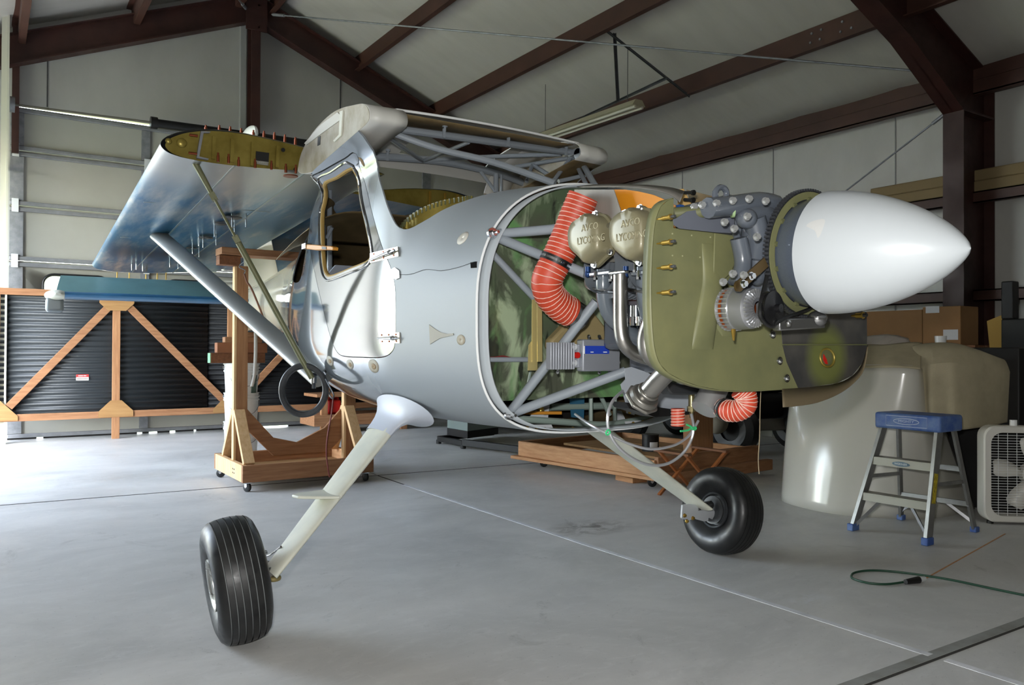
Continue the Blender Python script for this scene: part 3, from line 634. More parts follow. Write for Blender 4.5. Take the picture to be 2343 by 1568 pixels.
# windscreen sill flange (gold) and panel
mb = MB(); pts = [aY(x, y, Y) for x, y, Y in ((915, 530, 3.26), (925, 508, 3.22), (950, 486, 3.16), (985, 468, 3.1), (1020, 457, 3.05), (1060, 450, 2.98), (1080, 448, 2.95))]
pts = smooth_path(pts, 4)
for a, b in zip(pts, pts[1:]): mb.hexa([a, b, b+V((0, .004, 0)), a+V((0, .004, 0))], [a-V((0, 0, .12)), b-V((0, 0, .12)), b-V((0, -.004, .12)), a-V((0, -.004, .12))])
pan = build('glareshield_panel', mb, M['zinc'], plane)
mb = MB()
for i in range(0, len(pts)-1, 1):
    p = pts[i]; mb.box(tuple(p-V((.004, .002, .022))), tuple(p+V((.012, .02, .0))))
build('flange_tab', mb, M['olive_dark'], pan)
mb = MB(); mb.prism([aY(x, y, 3.2) for x, y in ((928, 522), (930, 508), (968, 486), (972, 505), (970, 515), (940, 528))], (0, .004, 0)); build('panel_plate', mb, mat('bright_zinc', (196, 178, 96), .4, metal=.3), pan)
# interior: rear cabin shell is the hull inner skin; seat, bulkhead, folded seat frame
mb = MB(); mb.prism([(1.62, 4.55, .95), (2.58, 4.55, .95), (2.58, 4.55, 1.45), (2.45, 4.55, 1.60), (1.75, 4.55, 1.60), (1.62, 4.55, 1.45)], (0, .02, 0)); build('baggage_bulkhead', mb, mat('pale_blue_grey_panel', (168, 176, 190), .5), plane)
mb = MB(); q = lambda x, y: aX(x, y, 1.85)
mb.box((1.68, 3.70, 1.0), (2.06, 3.86, 1.66)); o = build('seat_back', mb, mat('faded_red_fabric', (176, 88, 88), .9), plane, bevel=.05, seg=4)
mb = MB(); mb.box((1.67, 3.78, 1.0), (2.07, 3.90, 1.665)); build('seat_shell', mb, mat('dark_grey_green_shell', (70, 78, 78), .6), plane, bevel=.04, seg=3)
mb = MB(); mb.box((1.68, 3.3, .98), (2.06, 3.8, 1.1)); build('seat_cushion', mb, mat('faded_red_cushion', (170, 84, 84), .9), plane, bevel=.04, seg=3)
# orange clamp on rear door frame
mb = MB(); a = aX(694, 566, 1.5)
cl = MB(); 
pA = [aX(x, y, 1.44) for x, y in ((700, 559), (722, 560), (736, 562), (757, 563), (762, 566), (761, 573), (745, 572), (722, 573), (700, 570))]
cl.prism(pA, (.03, 0, 0)); cl_o = build('spring_clamp', cl, mat('amber_clamp_plastic', (206, 140, 52), .4), plane, bevel=.004)
mb = MB(); mb.box(tuple(aX(692, 571, 1.44)-V((.005, .0, 0))), tuple(aX(701, 556, 1.44)+V((.03, 0, 0)))); build('clamp_jaw', mb, M['chrome'], cl_o)
mb = MB(); mb.prism([aX(x, y, 1.437) for x, y in ((736, 564), (746, 565), (746, 571), (736, 570))], (.002, 0, 0)); build('clamp_grip', mb, M['black'], cl_o)
# hinges
M['hinge'] = mat('polished_hinge_plate', (196, 190, 176), .22, metal=.85)
for pts, ax in (([(849, 580), (912, 565), (914, 587), (849, 602)], ((850, 597), (898, 578))), ([(869, 763), (916, 761), (917, 785), (871, 786)], ((870, 774), (905, 774)))):
    P = [hit(*p, off=.006) for p in pts]; n = hnorm(P[1]); mb = MB(); mb.prism(P, tuple(-n*.005)); h_ = build('hinge', mb, M['hinge'], door_p)
    a, b = hit(*ax[0], off=.012), hit(*ax[1], off=.014); mb = MB(); mb.cyl(a, b, .004, .009, n=10); mb.ball(b, .011, 8); e = b+(b-a).normalized()*.05; mb.cyl(b, e, .005, n=8)
    build('hinge_pin', mb, M['chrome'], h_)
    mb = MB()
    for k in (.15, .5, .85):
        for r_ in (.18, .82):
            p = P[0].lerp(P[1], k).lerp(P[3].lerp(P[2], k), r_); mb.cyl(p, p+n*.003, .004, n=8)
    build('rivet', mb, M['copper'], h_)
# filler patches, access holes, inlet, crack wire
def disc_on(name, x, y, rx, rz, mt, off=.0015, parent=None):
    c = hit(x, y); mb = MB(); pts = []
    ring = []
    for r_ in (0.02, .5, 1):
        ring.append([V((CX-(hull_u(c.y+rx*r_*cos(2*pi*k/20), c.z+rz*r_*sin(2*pi*k/20))+off), c.y+rx*r_*cos(2*pi*k/20), c.z+rz*r_*sin(2*pi*k/20))) for k in range(20)])
    mb.rings(ring, caps=False); return build(name, mb, mt, parent or hull, solid=.0012, offset=1)
for x, y, rx, rz in ((755, 826, .05, .026), (801, 834, .042, .024), (855, 838, .055, .032)):
    o = disc_on('filler_patch', x, y, rx, rz, M['primer']); disc_on('filler_core', x+1, y+1, rx*.4, rz*.42, mat('brown_filler', (150, 128, 96), .7), .003, o)
disc_on('filler_patch', 1055, 778, .03, .02, M['primer']); disc_on('filler_patch', 1059, 545, .035, .026, mat('cream_patch', (206, 202, 192), .5)); disc_on('filler_patch', 829, 371, .012, .02, mat('tan_plug', (140, 118, 84), .7))
o = MB(); o.prism([hit(x, y, off=.003) for x, y in ((983, 743), (995, 752), (1010, 761), (1024, 764), (1038, 763), (1039, 767), (1022, 771), (1008, 774), (996, 781), (985, 788))], (.002, 0, 0)); build('air_inlet', o, mat('bare_aluminium_inlet', (150, 146, 134), .6), hull)
o = MB(); o.prism([hit(x, y, off=.002) for x, y in ((1077, 601), (1091, 599), (1091, 613), (1078, 614))], (.002, 0, 0)); build('access_hole', o, mat('dark_void', (8, 8, 8), .9, spec=.1), hull)
mb = MB(); mb.tube([hit(x, y, off=.002) for x, y in ((905, 628), (940, 628), (975, 617), (1010, 620), (1050, 612), (1085, 600), (1093, 600))], .0009, 5, 4); build('loose_wire', mb, M['black'], hull)
mb = MB(); mb.prism([hit(x, y, off=.003) for x, y in ((895, 618), (905, 612), (915, 620), (916, 636), (907, 640), (898, 632))], (-.002, 0, 0)); build('tape_patch', mb, mat('clear_tape', (214, 216, 216), .15), hull)
# left cabin window rim etc. are the hull itself; folding seat frame plate
mb = MB()
for x in (1100, 1260): pass
# ================================================================ ENGINE BAY
ENG_M = mat('engine_enamel', (86, 92, 101), .24, coat=.5)
eng = MB()
# crankcase: lofted rounded box along Y
def rbox(y, x0, x1, z0, z1, r, n=5):
    P = []
    for cx, cz, a0 in ((x1-r, z1-r, 0), (x0+r, z1-r, pi/2), (x0+r, z0+r, pi), (x1-r, z0+r, 1.5*pi)):
        for k in range(n+1): P.append(V((cx+r*cos(a0+pi/2*k/n), y, cz+r*sin(a0+pi/2*k/n))))
    return P
eng.rings([rbox(*a) for a in ((2.22, 1.93, 2.27, 1.20, 1.58, .06), (1.75, 1.93, 2.27, 1.20, 1.60, .06), (1.70, 1.95, 2.25, 1.22, 1.585, .07), (1.62, 1.98, 2.22, 1.28, 1.55, .09), (1.56, 2.02, 2.18, 1.32, 1.49, .07), (1.525, 2.03, 2.17, 1.33, 1.47, .06))])
engine = build('engine', eng, ENG_M, plane, label='dark grey flat four engine')
M['cyl'] = mat('grey_cylinder_fins', (104, 110, 116), .4)
for s_ in (-1, 1):
    for y in (1.83, 2.05):
        mb = MB(); mb.lathe([q for k in range(9) for q in ((.17+.022*k, .082), (.17+.022*k, .098), (.178+.022*k, .098), (.178+.022*k, .082))]+[(.40, .082)], (CX, y, 1.37), (s_, 0, 0), 28); build('cylinder', mb, M['cyl'], engine)
# rocker covers facing -X with cast lettering
M['cover'] = mat('champagne_gold_enamel', (126, 120, 94), .42, metal=.15, coat=.15)
def cover(px, x, s=1):
    P = [aX(a, b, x) for a, b in px]; c = sum(P, V())/len(P); P = smooth_path(P, 3, True)
    mb = MB(); rs = []
    for k, dx in ((1.0, .012), (1.0, 0), (.90, -.002), (.89, -.03), (.86, -.046), (.78, -.056), (.5, -.059)):
        rs.append([V((x+dx*s, c.y+(p.y-c.y)*k, c.z+(p.z-c.z)*k)) for p in P])
    mb.rings(rs); o = build('rocker_cover', mb, M['cover'], engine, sharp=50)
    return o, c, P
for px, bolts, t in (([(1321, 556), (1321, 530), (1330, 508), (1343, 498), (1352, 492), (1362, 484), (1373, 488), (1384, 491), (1396, 505), (1401, 520), (1402, 560), (1399, 580), (1386, 592), (1366, 611), (1358, 610), (1345, 596), (1326, 578)],
                      [(1364, 490), (1397, 517), (1397, 577), (1361, 606), (1336, 499)], (1350, 520)),
                     ([(1416, 550), (1416, 515), (1424, 496), (1438, 484), (1455, 477), (1466, 470), (1476, 475), (1487, 478), (1500, 494), (1504, 512), (1505, 560), (1500, 584), (1484, 596), (1468, 606), (1455, 603), (1438, 590), (1424, 575)],
                      [(1466, 476), (1431, 488), (1464, 601), (1500, 500), (1500, 580)], (1443, 510))):
    o, c, P = cover(px, 1.67)
    mb = MB()
    for b in bolts: p = aX(*b, 1.664); mb.hexbolt(p, (-1, 0, 0), .0085, .009)
    build('cover_screw', mb, M['chrome'], o)
    mb = MB(); a = aX(*t, 1.6115)
    text_mesh(mb, 'AVCO', V((1.6098, a.y, a.z)), (0, -1, 0), (0, 0, 1), .032, 0, .95); text_mesh(mb, 'LYCOMING', V((1.6098, a.y-.005, a.z-.04)), (0, -1, 0), (0, 0, 1), .034, 0, .80)
    b_ = build('cast_lettering', mb, mat('raised_gold_lettering', (164, 156, 126), .35, metal=.3), o, solid=.0006, offset=0)
# baffles
M['baffle_al'] = mat('brushed_baffle_aluminium', (150, 146, 138), .6, metal=.35, var=.12, vscale=3, stretch=(6, 6, .5))
mb = MB(); mb.prism([aX(x, y, 1.80) for x, y in ((1314, 434), (1404, 434), (1426, 500), (1445, 502), (1445, 590), (1405, 600), (1330, 600), (1313, 530))], (.003, 0, 0)); build('rear_baffle', mb, M['baffle_al'], plane)
mb = MB(); mb.prism([aX(x, y, 1.84) for x, y in ((1402, 434), (1430, 434), (1460, 438), (1495, 446), (1530, 461), (1545, 470), (1545, 560), (1425, 560), (1420, 490))], (.003, 0, 0)); build('baffle_template', mb, mat('orange_cardboard_template', (216, 138, 22), .6), plane)
mb = MB()
A = smooth_path([aX(x, y, 1.90) for x, y in ((1330, 428), (1400, 427), (1470, 430), (1530, 443), (1556, 462))], 5); B = smooth_path([aX(x, y, 2.0) for x, y in ((1310, 424), (1390, 421), (1462, 422), (1530, 428), (1566, 437))], 5)
mb.rings([A, B], closed=False); build('upper_cowl_strip', mb, M['baffle_al'], plane, solid=.003)
mb = MB(); mb.prism([aX(x, y, 2.15) for x, y in ((1550, 434), (1563, 432), (1582, 470), (1572, 492), (1550, 492))], (.004, 0, 0)); build('inlet_block', mb, mat('tan_foam_block', (208, 170, 104), .8), plane)
mb = MB(); mb.prism([aX(x, y, 2.4) for x, y in ((1570, 434), (1634, 450), (1636, 475), (1585, 480))], (.006, 0, 0)); build('far_cowl_piece', mb, M['fiberglass'], plane)
for a, b in (((1563, 441), (1584, 441)), ((1566, 457), (1584, 458))):
    p = aX(*a, 2.1); q = aX(*b, 2.1); mb = MB(); mb.cyl(p, q, .006, n=8); mb.cyl(q, q+(q-p)*.2, .01, n=8); build('black_cleco', mb, M['black'], plane)
mb = MB(); mb.box(tuple(aX(1540, 487, 1.88)+V((0, -.03, 0))), tuple(aX(1540, 471, 1.88)+V((.02, .14, 0)))); build('oil_cooler_hose', mb, mat('blue_finned_block', (40, 78, 140), .5), engine)
# dark bracket bar and olive tube across the top of the front baffle
mb = MB(); mb.prism([aY(x, y, 1.63) for x, y in ((1541, 502), (1552, 497), (1572, 484), (1600, 480), (1636, 484), (1680, 490), (1680, 534), (1640, 532), (1555, 523), (1543, 515))], (0, .003, 0)); build('front_bracket', mb, mat('blue_grey_bracket', (96, 100, 110), .5), engine)
mb = MB(); mb.cyl(aY(1542, 489, 1.68), aY(1676, 480, 1.58), .018, n=18); build('oil_tube', mb, M['olive_dark'], engine)
mb = MB(); d = (aY(1676, 480, 1.58)-aY(1542, 489, 1.68)).normalized(); p = aY(1676, 480, 1.58); mb.cyl(p-d*.004, p+d*.004, .023, n=18); build('tube_collar', mb, mat('pale_green_collar', (150, 176, 130), .4), engine)
# crankcase details
mb = MB()
L = [aY(x, y, 1.6) for x, y in ((1637, 460), (1637, 440), (1645, 430), (1655, 430), (1662, 440), (1662, 460))]
mb.tube(L, .009, 8, 4); build('lifting_eye', mb, ENG_M, engine)
mb = MB()
for x, y, Y in ((1605, 470, 1.66), (1587, 474, 1.7), (1638, 466, 1.62), (1675, 460, 1.6), (1712, 456, 1.58), (1750, 461, 1.55), (1708, 496, 1.56), (1678, 524, 1.58), (1656, 509, 1.6), (1730, 543, 1.54), (1675, 627, 1.57), (1653, 646, 1.58), (1700, 630, 1.56)):
    p = aY(x, y, Y-.06); mb.hexbolt(p, (-.2, -1, .1), .0085, .01)
build('engine_bolt', mb, mat('bright_bolt', (176, 178, 178), .3, metal=.55), engine)
mb = MB()
for pts, r in (([(1620, 476), (1680, 470), (1740, 462), (1775, 470)], .03), ([(1690, 545), (1700, 600), (1690, 650)], .026), ([(1725, 500), (1735, 545), (1728, 600)], .035), ([(1700, 490), (1740, 488), (1765, 500)], .03)):
    mb.tube([aY(x, y, 1.585) for x, y in pts], r, 12, 5)
mb.ball(aY(1733, 560, 1.60), (.052, .05, .125), 16); mb.ball(aY(1730, 590, 1.62), (.045, .04, .045), 14); mb.tube([aY(x, y, 1.63) for x, y in ((1682, 530), (1694, 570), (1691, 610), (1672, 648))], .011, 10, 5); mb.ball(aY(1708, 500, 1.57), (.035, .03, .03), 12); mb.ball(aY(1736, 545, 1.60), (.03, .03, .04), 12)
build('crankcase_casting', mb, ENG_M, engine)
# inlet bowl behind the front baffle
mb = MB(); mb.prism([aY(x, y, 1.648) for x, y in ((1636, 533), (1680, 540), (1684, 570), (1683, 600), (1673, 625), (1655, 642), (1632, 650))], (0, .006, 0)); build('inlet_ring', mb, M['olive'], engine, bevel=.002)
# ring gear, pulley, back plate, spinner: axis slightly nose-down
SC0 = V((CX, 1.545, 1.398)); AX = V((0, 1.054-1.53, 1.364-1.397)).normalized()
prop = MB(); prop.lathe([(-.005, .05), (-.005, .186), (.001, .19), (.012, .19), (.012, .165), (.012, .05)], SC0, AX, 64)
pg = build('ring_gear', prop, mat('dark_ring_gear', (60, 62, 66), .4, metal=.5), engine)
mb = MB(); _, a, b = frame(AX); nT = 100
for k in range(nT):
    t = 2*pi*k/nT; r = a*cos(t)+b*sin(t); tn = AX.cross(r); p = SC0+r*.188; mb.beam(p-AX*.004, p+AX*.012, .0065, .016, r)
build('gear_tooth', mb, mat('steel_gear_teeth', (96, 98, 102), .35, metal=.7), pg)
mb = MB(); mb.lathe([(.012, .164), (.0145, .164), (.0145, .186), (.012, .186)], SC0, AX, 64); build('gear_rim', mb, M['olive'], pg)
mb = MB()
for k in range(14):
    t = 2*pi*k/14+.1; r = a*cos(t)+b*sin(t); p = SC0+r*.162+AX*.012; mb.cyl(p, p+AX*.008, .008, n=10)
build('gear_bolt', mb, M['olive_dark'], pg)
mb = MB(); mb.lathe([(.008, .158), (.012, .160), (.090, .172), (.090, .10)], SC0, AX, 64); build('spinner_backplate', mb, mat('blue_grey_backplate', (84, 92, 104), .3, coat=.4, bump=.1, bscale=200), plane)
mb = MB(); SB = SC0+AX*.088; LS = .404; pr = [(0, .176), (.0, .1815)]
for i in range(1, 41):
    t = i/40; pr.append((LS*t, .1815*max(1-t**1.75, 0)**.72))
mb.lathe(pr, SB, AX, 72); spin = build('spinner', mb, mat('satin_white_spinner', (194, 200, 204), .36, coat=.3), plane)
mb = MB()
c = aX(1862, 512, CX); 
def spin_pt(x, y):  # sight line onto the spinner surface
    d = ray(x, y)
    for i in range(4000):
        p = CAM+d*(1.5+i*.0005); q = p-SB; t = q.dot(AX); r = (q-AX*t).length
        if 0 <= t <= LS and r <= .1815*max(1-(t/LS)**1.75, 0)**.72: return p-d.normalized()*.0006
    return p
for P in ([(1845, 517), (1860, 506), (1886, 502), (1884, 520), (1872, 545), (1864, 528)],):
    cx_, cy_ = 1864, 520; mb.rings([[spin_pt(cx_+(x-cx_)*k, cy_+(y-cy_)*k) for x, y in [(p.x, p.y) for p in smooth_path([(a, b, 0) for a, b in P], 4, True)]] for k in (.03, .35, .7, 1)], caps=False)
build('dirt_smudge', mb, mat('tan_dust', (204, 205, 204), .6), spin)
# front olive baffle plate
YB_ = 1.66
oliv = [(1541, 455), (1528, 459), (1513, 472), (1502, 500), (1496, 540), (1493, 590), (1491, 650), (1492, 720), (1496, 780), (1502, 812), (1512, 835), (1530, 854), (1560, 870), (1600, 884), (1650, 893), (1700, 895), (1760, 892), (1826, 888), (1800, 830), (1790, 790), (1787, 750), (1787, 690), (1684, 690), (1684, 540), (1636, 533), (1541, 522)]
mb = MB(); mb.prism([aY(x, y, YB_) for x, y in oliv], (0, .003, 0)); baf = build('front_baffle', mb, M['olive'], plane, sharp=20)
R_ = [aY(x, y, YB_) for x, y in ((1541, 455), (1528, 459), (1513, 472), (1502, 500), (1496, 540), (1493, 590), (1491, 650), (1492, 720), (1496, 780), (1502, 812), (1512, 835), (1530, 854), (1560, 870), (1600, 884), (1650, 893), (1700, 895), (1760, 892), (1826, 888))]
R_ = smooth_path(R_, 3); mb = MB(); mb.rings([R_, [p+V((0, .035, 0)) for p in R_]], closed=False); build('baffle_flange', mb, M['olive'], baf, solid=.003)
drk = [(1787, 690), (1790, 760), (1793, 800), (1800, 830), (1826, 888), (1870, 884), (1915, 877), (1950, 860), (1972, 832), (1983, 800), (1984, 770), (1983, 715), (1900, 690)]
def overspray():
    mt = bpy.data.materials.new('dark_plate_green_overspray'); mt.use_nodes = True; n = mt.node_tree.nodes; l = mt.node_tree.links; p = n['Principled BSDF']
    tc = n.new('ShaderNodeTexCoord'); mp = n.new('ShaderNodeMapping'); c = aY(1893, 818, YB_)-V((CX, 3.05, 0)); mp.inputs['Location'].default_value = (-c.x, -c.y, -c.z); l.new(tc.outputs['Object'], mp.inputs[0])
    ln = n.new('ShaderNodeVectorMath'); ln.operation = 'LENGTH'; l.new(mp.outputs[0], ln.inputs[0]); r = n.new('ShaderNodeMapRange'); r.inputs['From Min'].default_value = .07; r.inputs['From Max'].default_value = .125; l.new(ln.outputs['Value'], r.inputs[0])
    nz = n.new('ShaderNodeTexNoise'); nz.inputs['Scale'].default_value = 9; nz.inputs['Detail'].default_value = 5; l.new(tc.outputs['Object'], nz.inputs['Vector']); m3 = n.new('ShaderNodeMapRange'); m3.inputs['From Min'].default_value = .4; m3.inputs['From Max'].default_value = .7; l.new(nz.outputs[0], m3.inputs[0])
    g = n.new('ShaderNodeMix'); g.data_type = 'RGBA'; l.new(m3.outputs[0], g.inputs['Factor']); g.inputs['A'].default_value = (*lin((62, 62, 62)), 1); g.inputs['B'].default_value = (*lin((88, 86, 82)), 1)
    x = n.new('ShaderNodeMix'); x.data_type = 'RGBA'; l.new(r.outputs[0], x.inputs['Factor']); x.inputs['A'].default_value = (*lin((112, 118, 66)), 1); l.new(g.outputs['Result'], x.inputs['B']); l.new(x.outputs['Result'], p.inputs['Base Color']); p.inputs['Roughness'].default_value = .45; p.inputs['Metallic'].default_value = .2; return mt
OS = overspray()
mb = MB(); mb.prism([aY(x, y, YB_+.001) for x, y in drk], (0, .003, 0)); dp = build('far_baffle_plate', mb, OS, plane, sharp=20)
mb = MB(); Q = smooth_path([aY(x, y, YB_) for x, y in ((1790, 890), (1826, 888), (1870, 884), (1915, 877), (1950, 860), (1972, 832), (1984, 790))], 4)
mb.rings([Q, smooth_path([aY(x, y, 1.60) for x, y in ((1792, 931), (1828, 928), (1872, 920), (1916, 902), (1950, 878), (1975, 846), (1984, 795))], 4)], closed=False); build('baffle_lip', mb, mat('brown_fibreglass_lip', (104, 92, 70), .6), dp, solid=.003)
mb = MB(); c = aY(1893, 819, YB_-.006); mb.torus(c, V((-.2, -1, .1)), .030, .004, 28, 8); ho = build('hole_ring', mb, M['zinc'], dp)
mb = MB(); mb.cyl(c+V((0, .002, 0)), c+V((0, .004, 0)), .03, n=28); build('hole_liner', mb, M['olive_dark'], dp)
mb = MB(); mb.prism([c+V((x, -.001, z)) for x, z in ((-.022, -.006), (-.02, .012), (-.004, -.006), (.002, -.022), (-.01, -.02))], (0, .002, 0)); build('red_plug', mb, M['red'], dp)
mb = MB(); mb.beam(aY(1790, 789, YB_-.004), aY(1983, 789, YB_-.004), .003, .004); build('plate_seam', mb, M['olive_dark'], dp)
mb = MB()
for x, y in ((1767, 766), (1783, 826), (1799, 866)):
    p = aY(x, y, YB_-.002); mb.cyl(p, p+V((0, -.004, 0)), .013, n=16); mb.ball(p+V((0, -.005, 0)), (.009, .007, .009), 10)
build('baffle_screw', mb, M['chrome'], baf)
mb = MB()
for x, y in ((1538, 535), (1582, 539), (1625, 543), (1538, 585), (1561, 586), (1601, 589), (1624, 591)):
    p = aY(x, y, YB_); mb.cyl(p, p+V((0, -.002, 0)), .0025, n=6)
build('rivet', mb, mat('olive_rivet', (160, 160, 124), .4), baf)
# scoops pressed into the plate
for pts, r, w in (([(1630, 560), (1632, 640), (1622, 700), (1612, 760), (1608, 800)], .03, 1), ([(1650, 640), (1640, 700), (1650, 740), (1668, 770)], .02, 1)):
    mb = MB(); P = smooth_path([aY(x, y, YB_) for x, y in pts], 6); rs = []
    for i, p in enumerate(P):
        t = i/(len(P)-1); k = max(sin(pi*t), .03)**.6; rs.append([p+V((r*1.5*cos(a_), -r*.55*k*max(sin(a_), 0), 0)) for a_ in [pi*j/10 for j in range(11)]])
    mb.rings(rs, closed=False); build('baffle_scoop', mb, M['olive'], baf)
# cleco fasteners
def cleco(p, d, parent, body, r=.0085, L=.05):
    p = V(p); d = V(d).normalized(); mb = MB(); mb.cyl(p, p+d*L*.35, r*.3, r*.7, n=8); mb.cyl(p+d*L*.35, p+d*L*.8, r, n=12); mb.cyl(p+d*L*.8, p+d*L*.88, r*1.35, n=12); o = build('cleco_clamp', mb, body, parent)
    mb = MB(); mb.cyl(p+d*L*.88, p+d*L*1.12, r*.7, n=10); build('cleco_plunger', mb, M['dark_galv'], o); return o
for y in (502, 558, 614, 671): cleco(aY(1503, y, YB_), (.03, -1, .0), baf, M['brass'], .0062, .062)
cleco(aY(1948, 723, YB_-.02), (.05, -1, .02), dp, M['brass'], .009, .05)
# alternator
ac = aY(1697, 707, 1.60); mb = MB(); AD = V((.12, -1, 0)).normalized()
mb.lathe([(-.075, .02), (-.075, .05), (-.06, .058), (0, .062), (.035, .060), (.05, .045), (.055, .02)], ac, AD, 36); alt = build('alternator', mb, mat('cast_aluminium', (168, 170, 174), .34, metal=.75), engine)
mb = MB(); _, a, b = frame(AD)
for k in range(28):
    t = 2*pi*k/28; r = a*cos(t)+b*sin(t); mb.beam(ac+r*.030+AD*.053, ac+r*.056+AD*.045, .004, .01, AD)
M['fin'] = mat('bright_fin', (205, 206, 208), .3, metal=.8); build('cooling_fin', mb, M['fin'], alt)
mb = MB()
for k in range(28):
    t = 2*pi*k/28; r = a*cos(t)+b*sin(t); mb.beam(ac+r*.0625-AD*.05, ac+r*.0625-AD*.012, .004, .006, r)
mb.lathe([(-.013, .06), (-.013, .064), (-.010, .064), (-.010, .06)], ac, AD, 36); mb.lathe([(-.051, .058), (-.051, .064), (-.048, .064), (-.048, .058)], ac, AD, 36); build('rear_vane', mb, M['fin'], alt)
mb = MB(); mb.lathe([(-.04, .0625), (-.03, .0625)], ac, AD, 36); mb.cyl(ac-AD*.03, ac+AD*.02, .045, n=24); build('copper_winding', mb, mat('copper_winding', (170, 84, 36), .4, metal=.7), alt)
mb = MB(); mb.cyl(ac-AD*.11, ac-AD*.075, .058, .06, n=28); build('rear_cap', mb, mat('dark_rear_cap', (70, 70, 66), .4), alt)
pc = aY(1766, 706, 1.50); mb = MB(); mb.lathe([(-.012, .02), (-.012, .05), (-.004, .046), (.004, .05), (.008, .05), (.01, .02), (.014, .012), (.03, .012), (.03, .001)], pc, AD, 32); build('pulley', mb, mat('black_pulley', (40, 40, 42), .25, metal=.6), alt)
mb = MB(); B1 = pc; mb.tube([B1+V((-.052, 0, .0)), B1+V((-.04, 0, -.035)), B1+V((0, 0, -.052)), B1+V((.045, 0, -.03)), SC0+V((.10, .012, -.14)), SC0+V((.17, .012, -.02)), SC0+V((.12, .012, .12)), SC0+V((-.02, .012, .17)), SC0+V((-.14, .012, .1)), SC0+V((-.16, .012, -.05))], .006, 8, 5, True); build('drive_belt', mb, M['rubber'], engine)
mb = MB(); a1, b1 = aY(1690, 655, 1.53), aY(1752, 600, 1.52); mb.beam(a1, b1, .03, .006, (0, -1, 0)); mb.cyl(a1+V((0, .004, 0)), a1-V((0, .004, 0)), .016, n=14); ab = build('adjuster_arm', mb, mat('dark_bronze_arm', (96, 78, 48), .35, metal=.6), engine)
mb = MB()
for x, y in ((1700, 650), (1718, 632)): mb.hexbolt(aY(x, y, 1.515), (0, -1, 0), .009, .01)
build('arm_bolt', mb, M['chrome'], ab)
mb = MB(); mb.beam(aY(1775, 744, 1.52), aY(1880, 738, 1.50), .03, .035); mb.ball(aY(1870, 730, 1.50), (.03, .03, .025), 12); mb.cyl(aY(1798, 740, 1.48), aY(1810, 740, 1.47), .012, n=8); build('alternator_bracket', mb, mat('polished_cast_bracket', (150, 150, 150), .2, metal=.9), engine, bevel=.006)
mb = MB(); p = aY(1678, 755, 1.55); mb.cyl(p, p+V((-.01, -.01, -.03)), .007, .003, n=8); build('terminal', mb, M['brass'], alt)
# induction tubes and exhaust stacks
def pipe(name, px, r, mt, parent, n=16, sm=7):
    mb = MB(); mb.tube([aX(x, y, X) for x, y, X in px], r, n, sm); return build(name, mb, mt, parent)
M['exhaust'] = mat('stainless_exhaust', (150, 148, 144), .32, metal=.9, rvar=.06, vscale=12)
for px in ([(1380, 618, 1.74), (1380, 660, 1.74), (1386, 700, 1.76), (1402, 730, 1.8), (1440, 760, 1.88), (1470, 775, 1.95)], [(1473, 612, 1.74), (1473, 660, 1.74), (1478, 700, 1.76), (1490, 740, 1.8), (1510, 770, 1.9)]):
    t_ = pipe('intake_tube', px, .026, mat('grey_intake_enamel', (98, 106, 114), .2, coat=.6), engine)
mb = MB()
for x0, x1, y0, y1 in ((1352, 1400, 618, 634), (1448, 1496, 616, 632)):
    a, b = aX(x0, y1, 1.70), aX(x1, y0, 1.70); mb.box((1.69, min(a.y, b.y), a.z), (1.78, max(a.y, b.y), b.z))
build('intake_flange', mb, ENG_M, engine, bevel=.004)
mb = MB()
for x, y in ((1362, 630), (1398, 633), (1460, 628), (1362, 600), (1452, 612)): p = aX(x, y, 1.688); mb.cyl(p-V((0, 0, .012)), p+V((0, 0, .012)), .005, n=8); mb.cyl(p-V((0, 0, .016)), p-V((0, 0, .008)), .008, n=6)
build('flange_stud', mb, M['chrome'], engine)
mb = MB()
for x, y in ((1345, 627), (1432, 627)): p = aX(x, y, 1.70); mb.cyl(p, p+V((0, 0, .024)), .009, n=12); mb.ball(p, (.011, .011, .013), 10)
build('primer_fitting', mb, mat('blue_anodised_fitting', (24, 54, 100), .4, metal=.5), engine)
mb = MB()
for pts in ([(1342, 632), (1341, 650), (1350, 660), (1370, 664), (1410, 668)], [(1432, 634), (1432, 655), (1444, 664), (1480, 668)]): mb.tube([aX(x, y, 1.72) for x, y in pts], .006, 8, 5)
build('primer_line', mb, M['steel'], engine)
ex = pipe('exhaust_pipe', [(1419, 622, 1.69), (1419, 680, 1.69), (1420, 750, 1.69), (1428, 785, 1.70), (1450, 808, 1.74), (1490, 822, 1.80), (1530, 832, 1.88)], .023, M['exhaust'], engine)
mb = MB(); a, b = aX(1402, 630, 1.68), aX(1440, 619, 1.68); mb.box((1.66, b.y, a.z), (1.74, a.y, b.z)); build('exhaust_flange', mb, M['chrome'], ex, bevel=.003)
pipe('exhaust_pipe', [(1512, 690, 1.66), (1490, 735, 1.655), (1478, 775, 1.655), (1482, 805, 1.66), (1504, 828, 1.70), (1540, 838, 1.8)], .026, M['exhaust'], engine)
ex = pipe('collector_pipe', [(1545, 835, 1.72), (1515, 862, 1.715), (1488, 892, 1.71), (1470, 912, 1.71)], .030, M['exhaust'], engine)
mb = MB(); p, q = aX(1486, 894, 1.71), aX(1466, 918, 1.71); d = (q-p).normalized(); mb.cyl(p, p+d*.012, .036, n=24); mb.cyl(q-d*.012, q, .058, n=7); mb.cyl(p+d*.02, q-d*.012, .045, .05, n=24); build('collector_flange', mb, mat('cast_steel_flange', (134, 132, 126), .4, metal=.8), ex, bevel=.004)
mb = MB(); mb.tube([aY(x, y, 1.85) for x, y in ((1640, 880), (1628, 905), (1610, 938))], .044, 22, 5); tp = build('tailpipe', mb, mat('satin_tailpipe', (158, 158, 158), .45, metal=.5), engine)
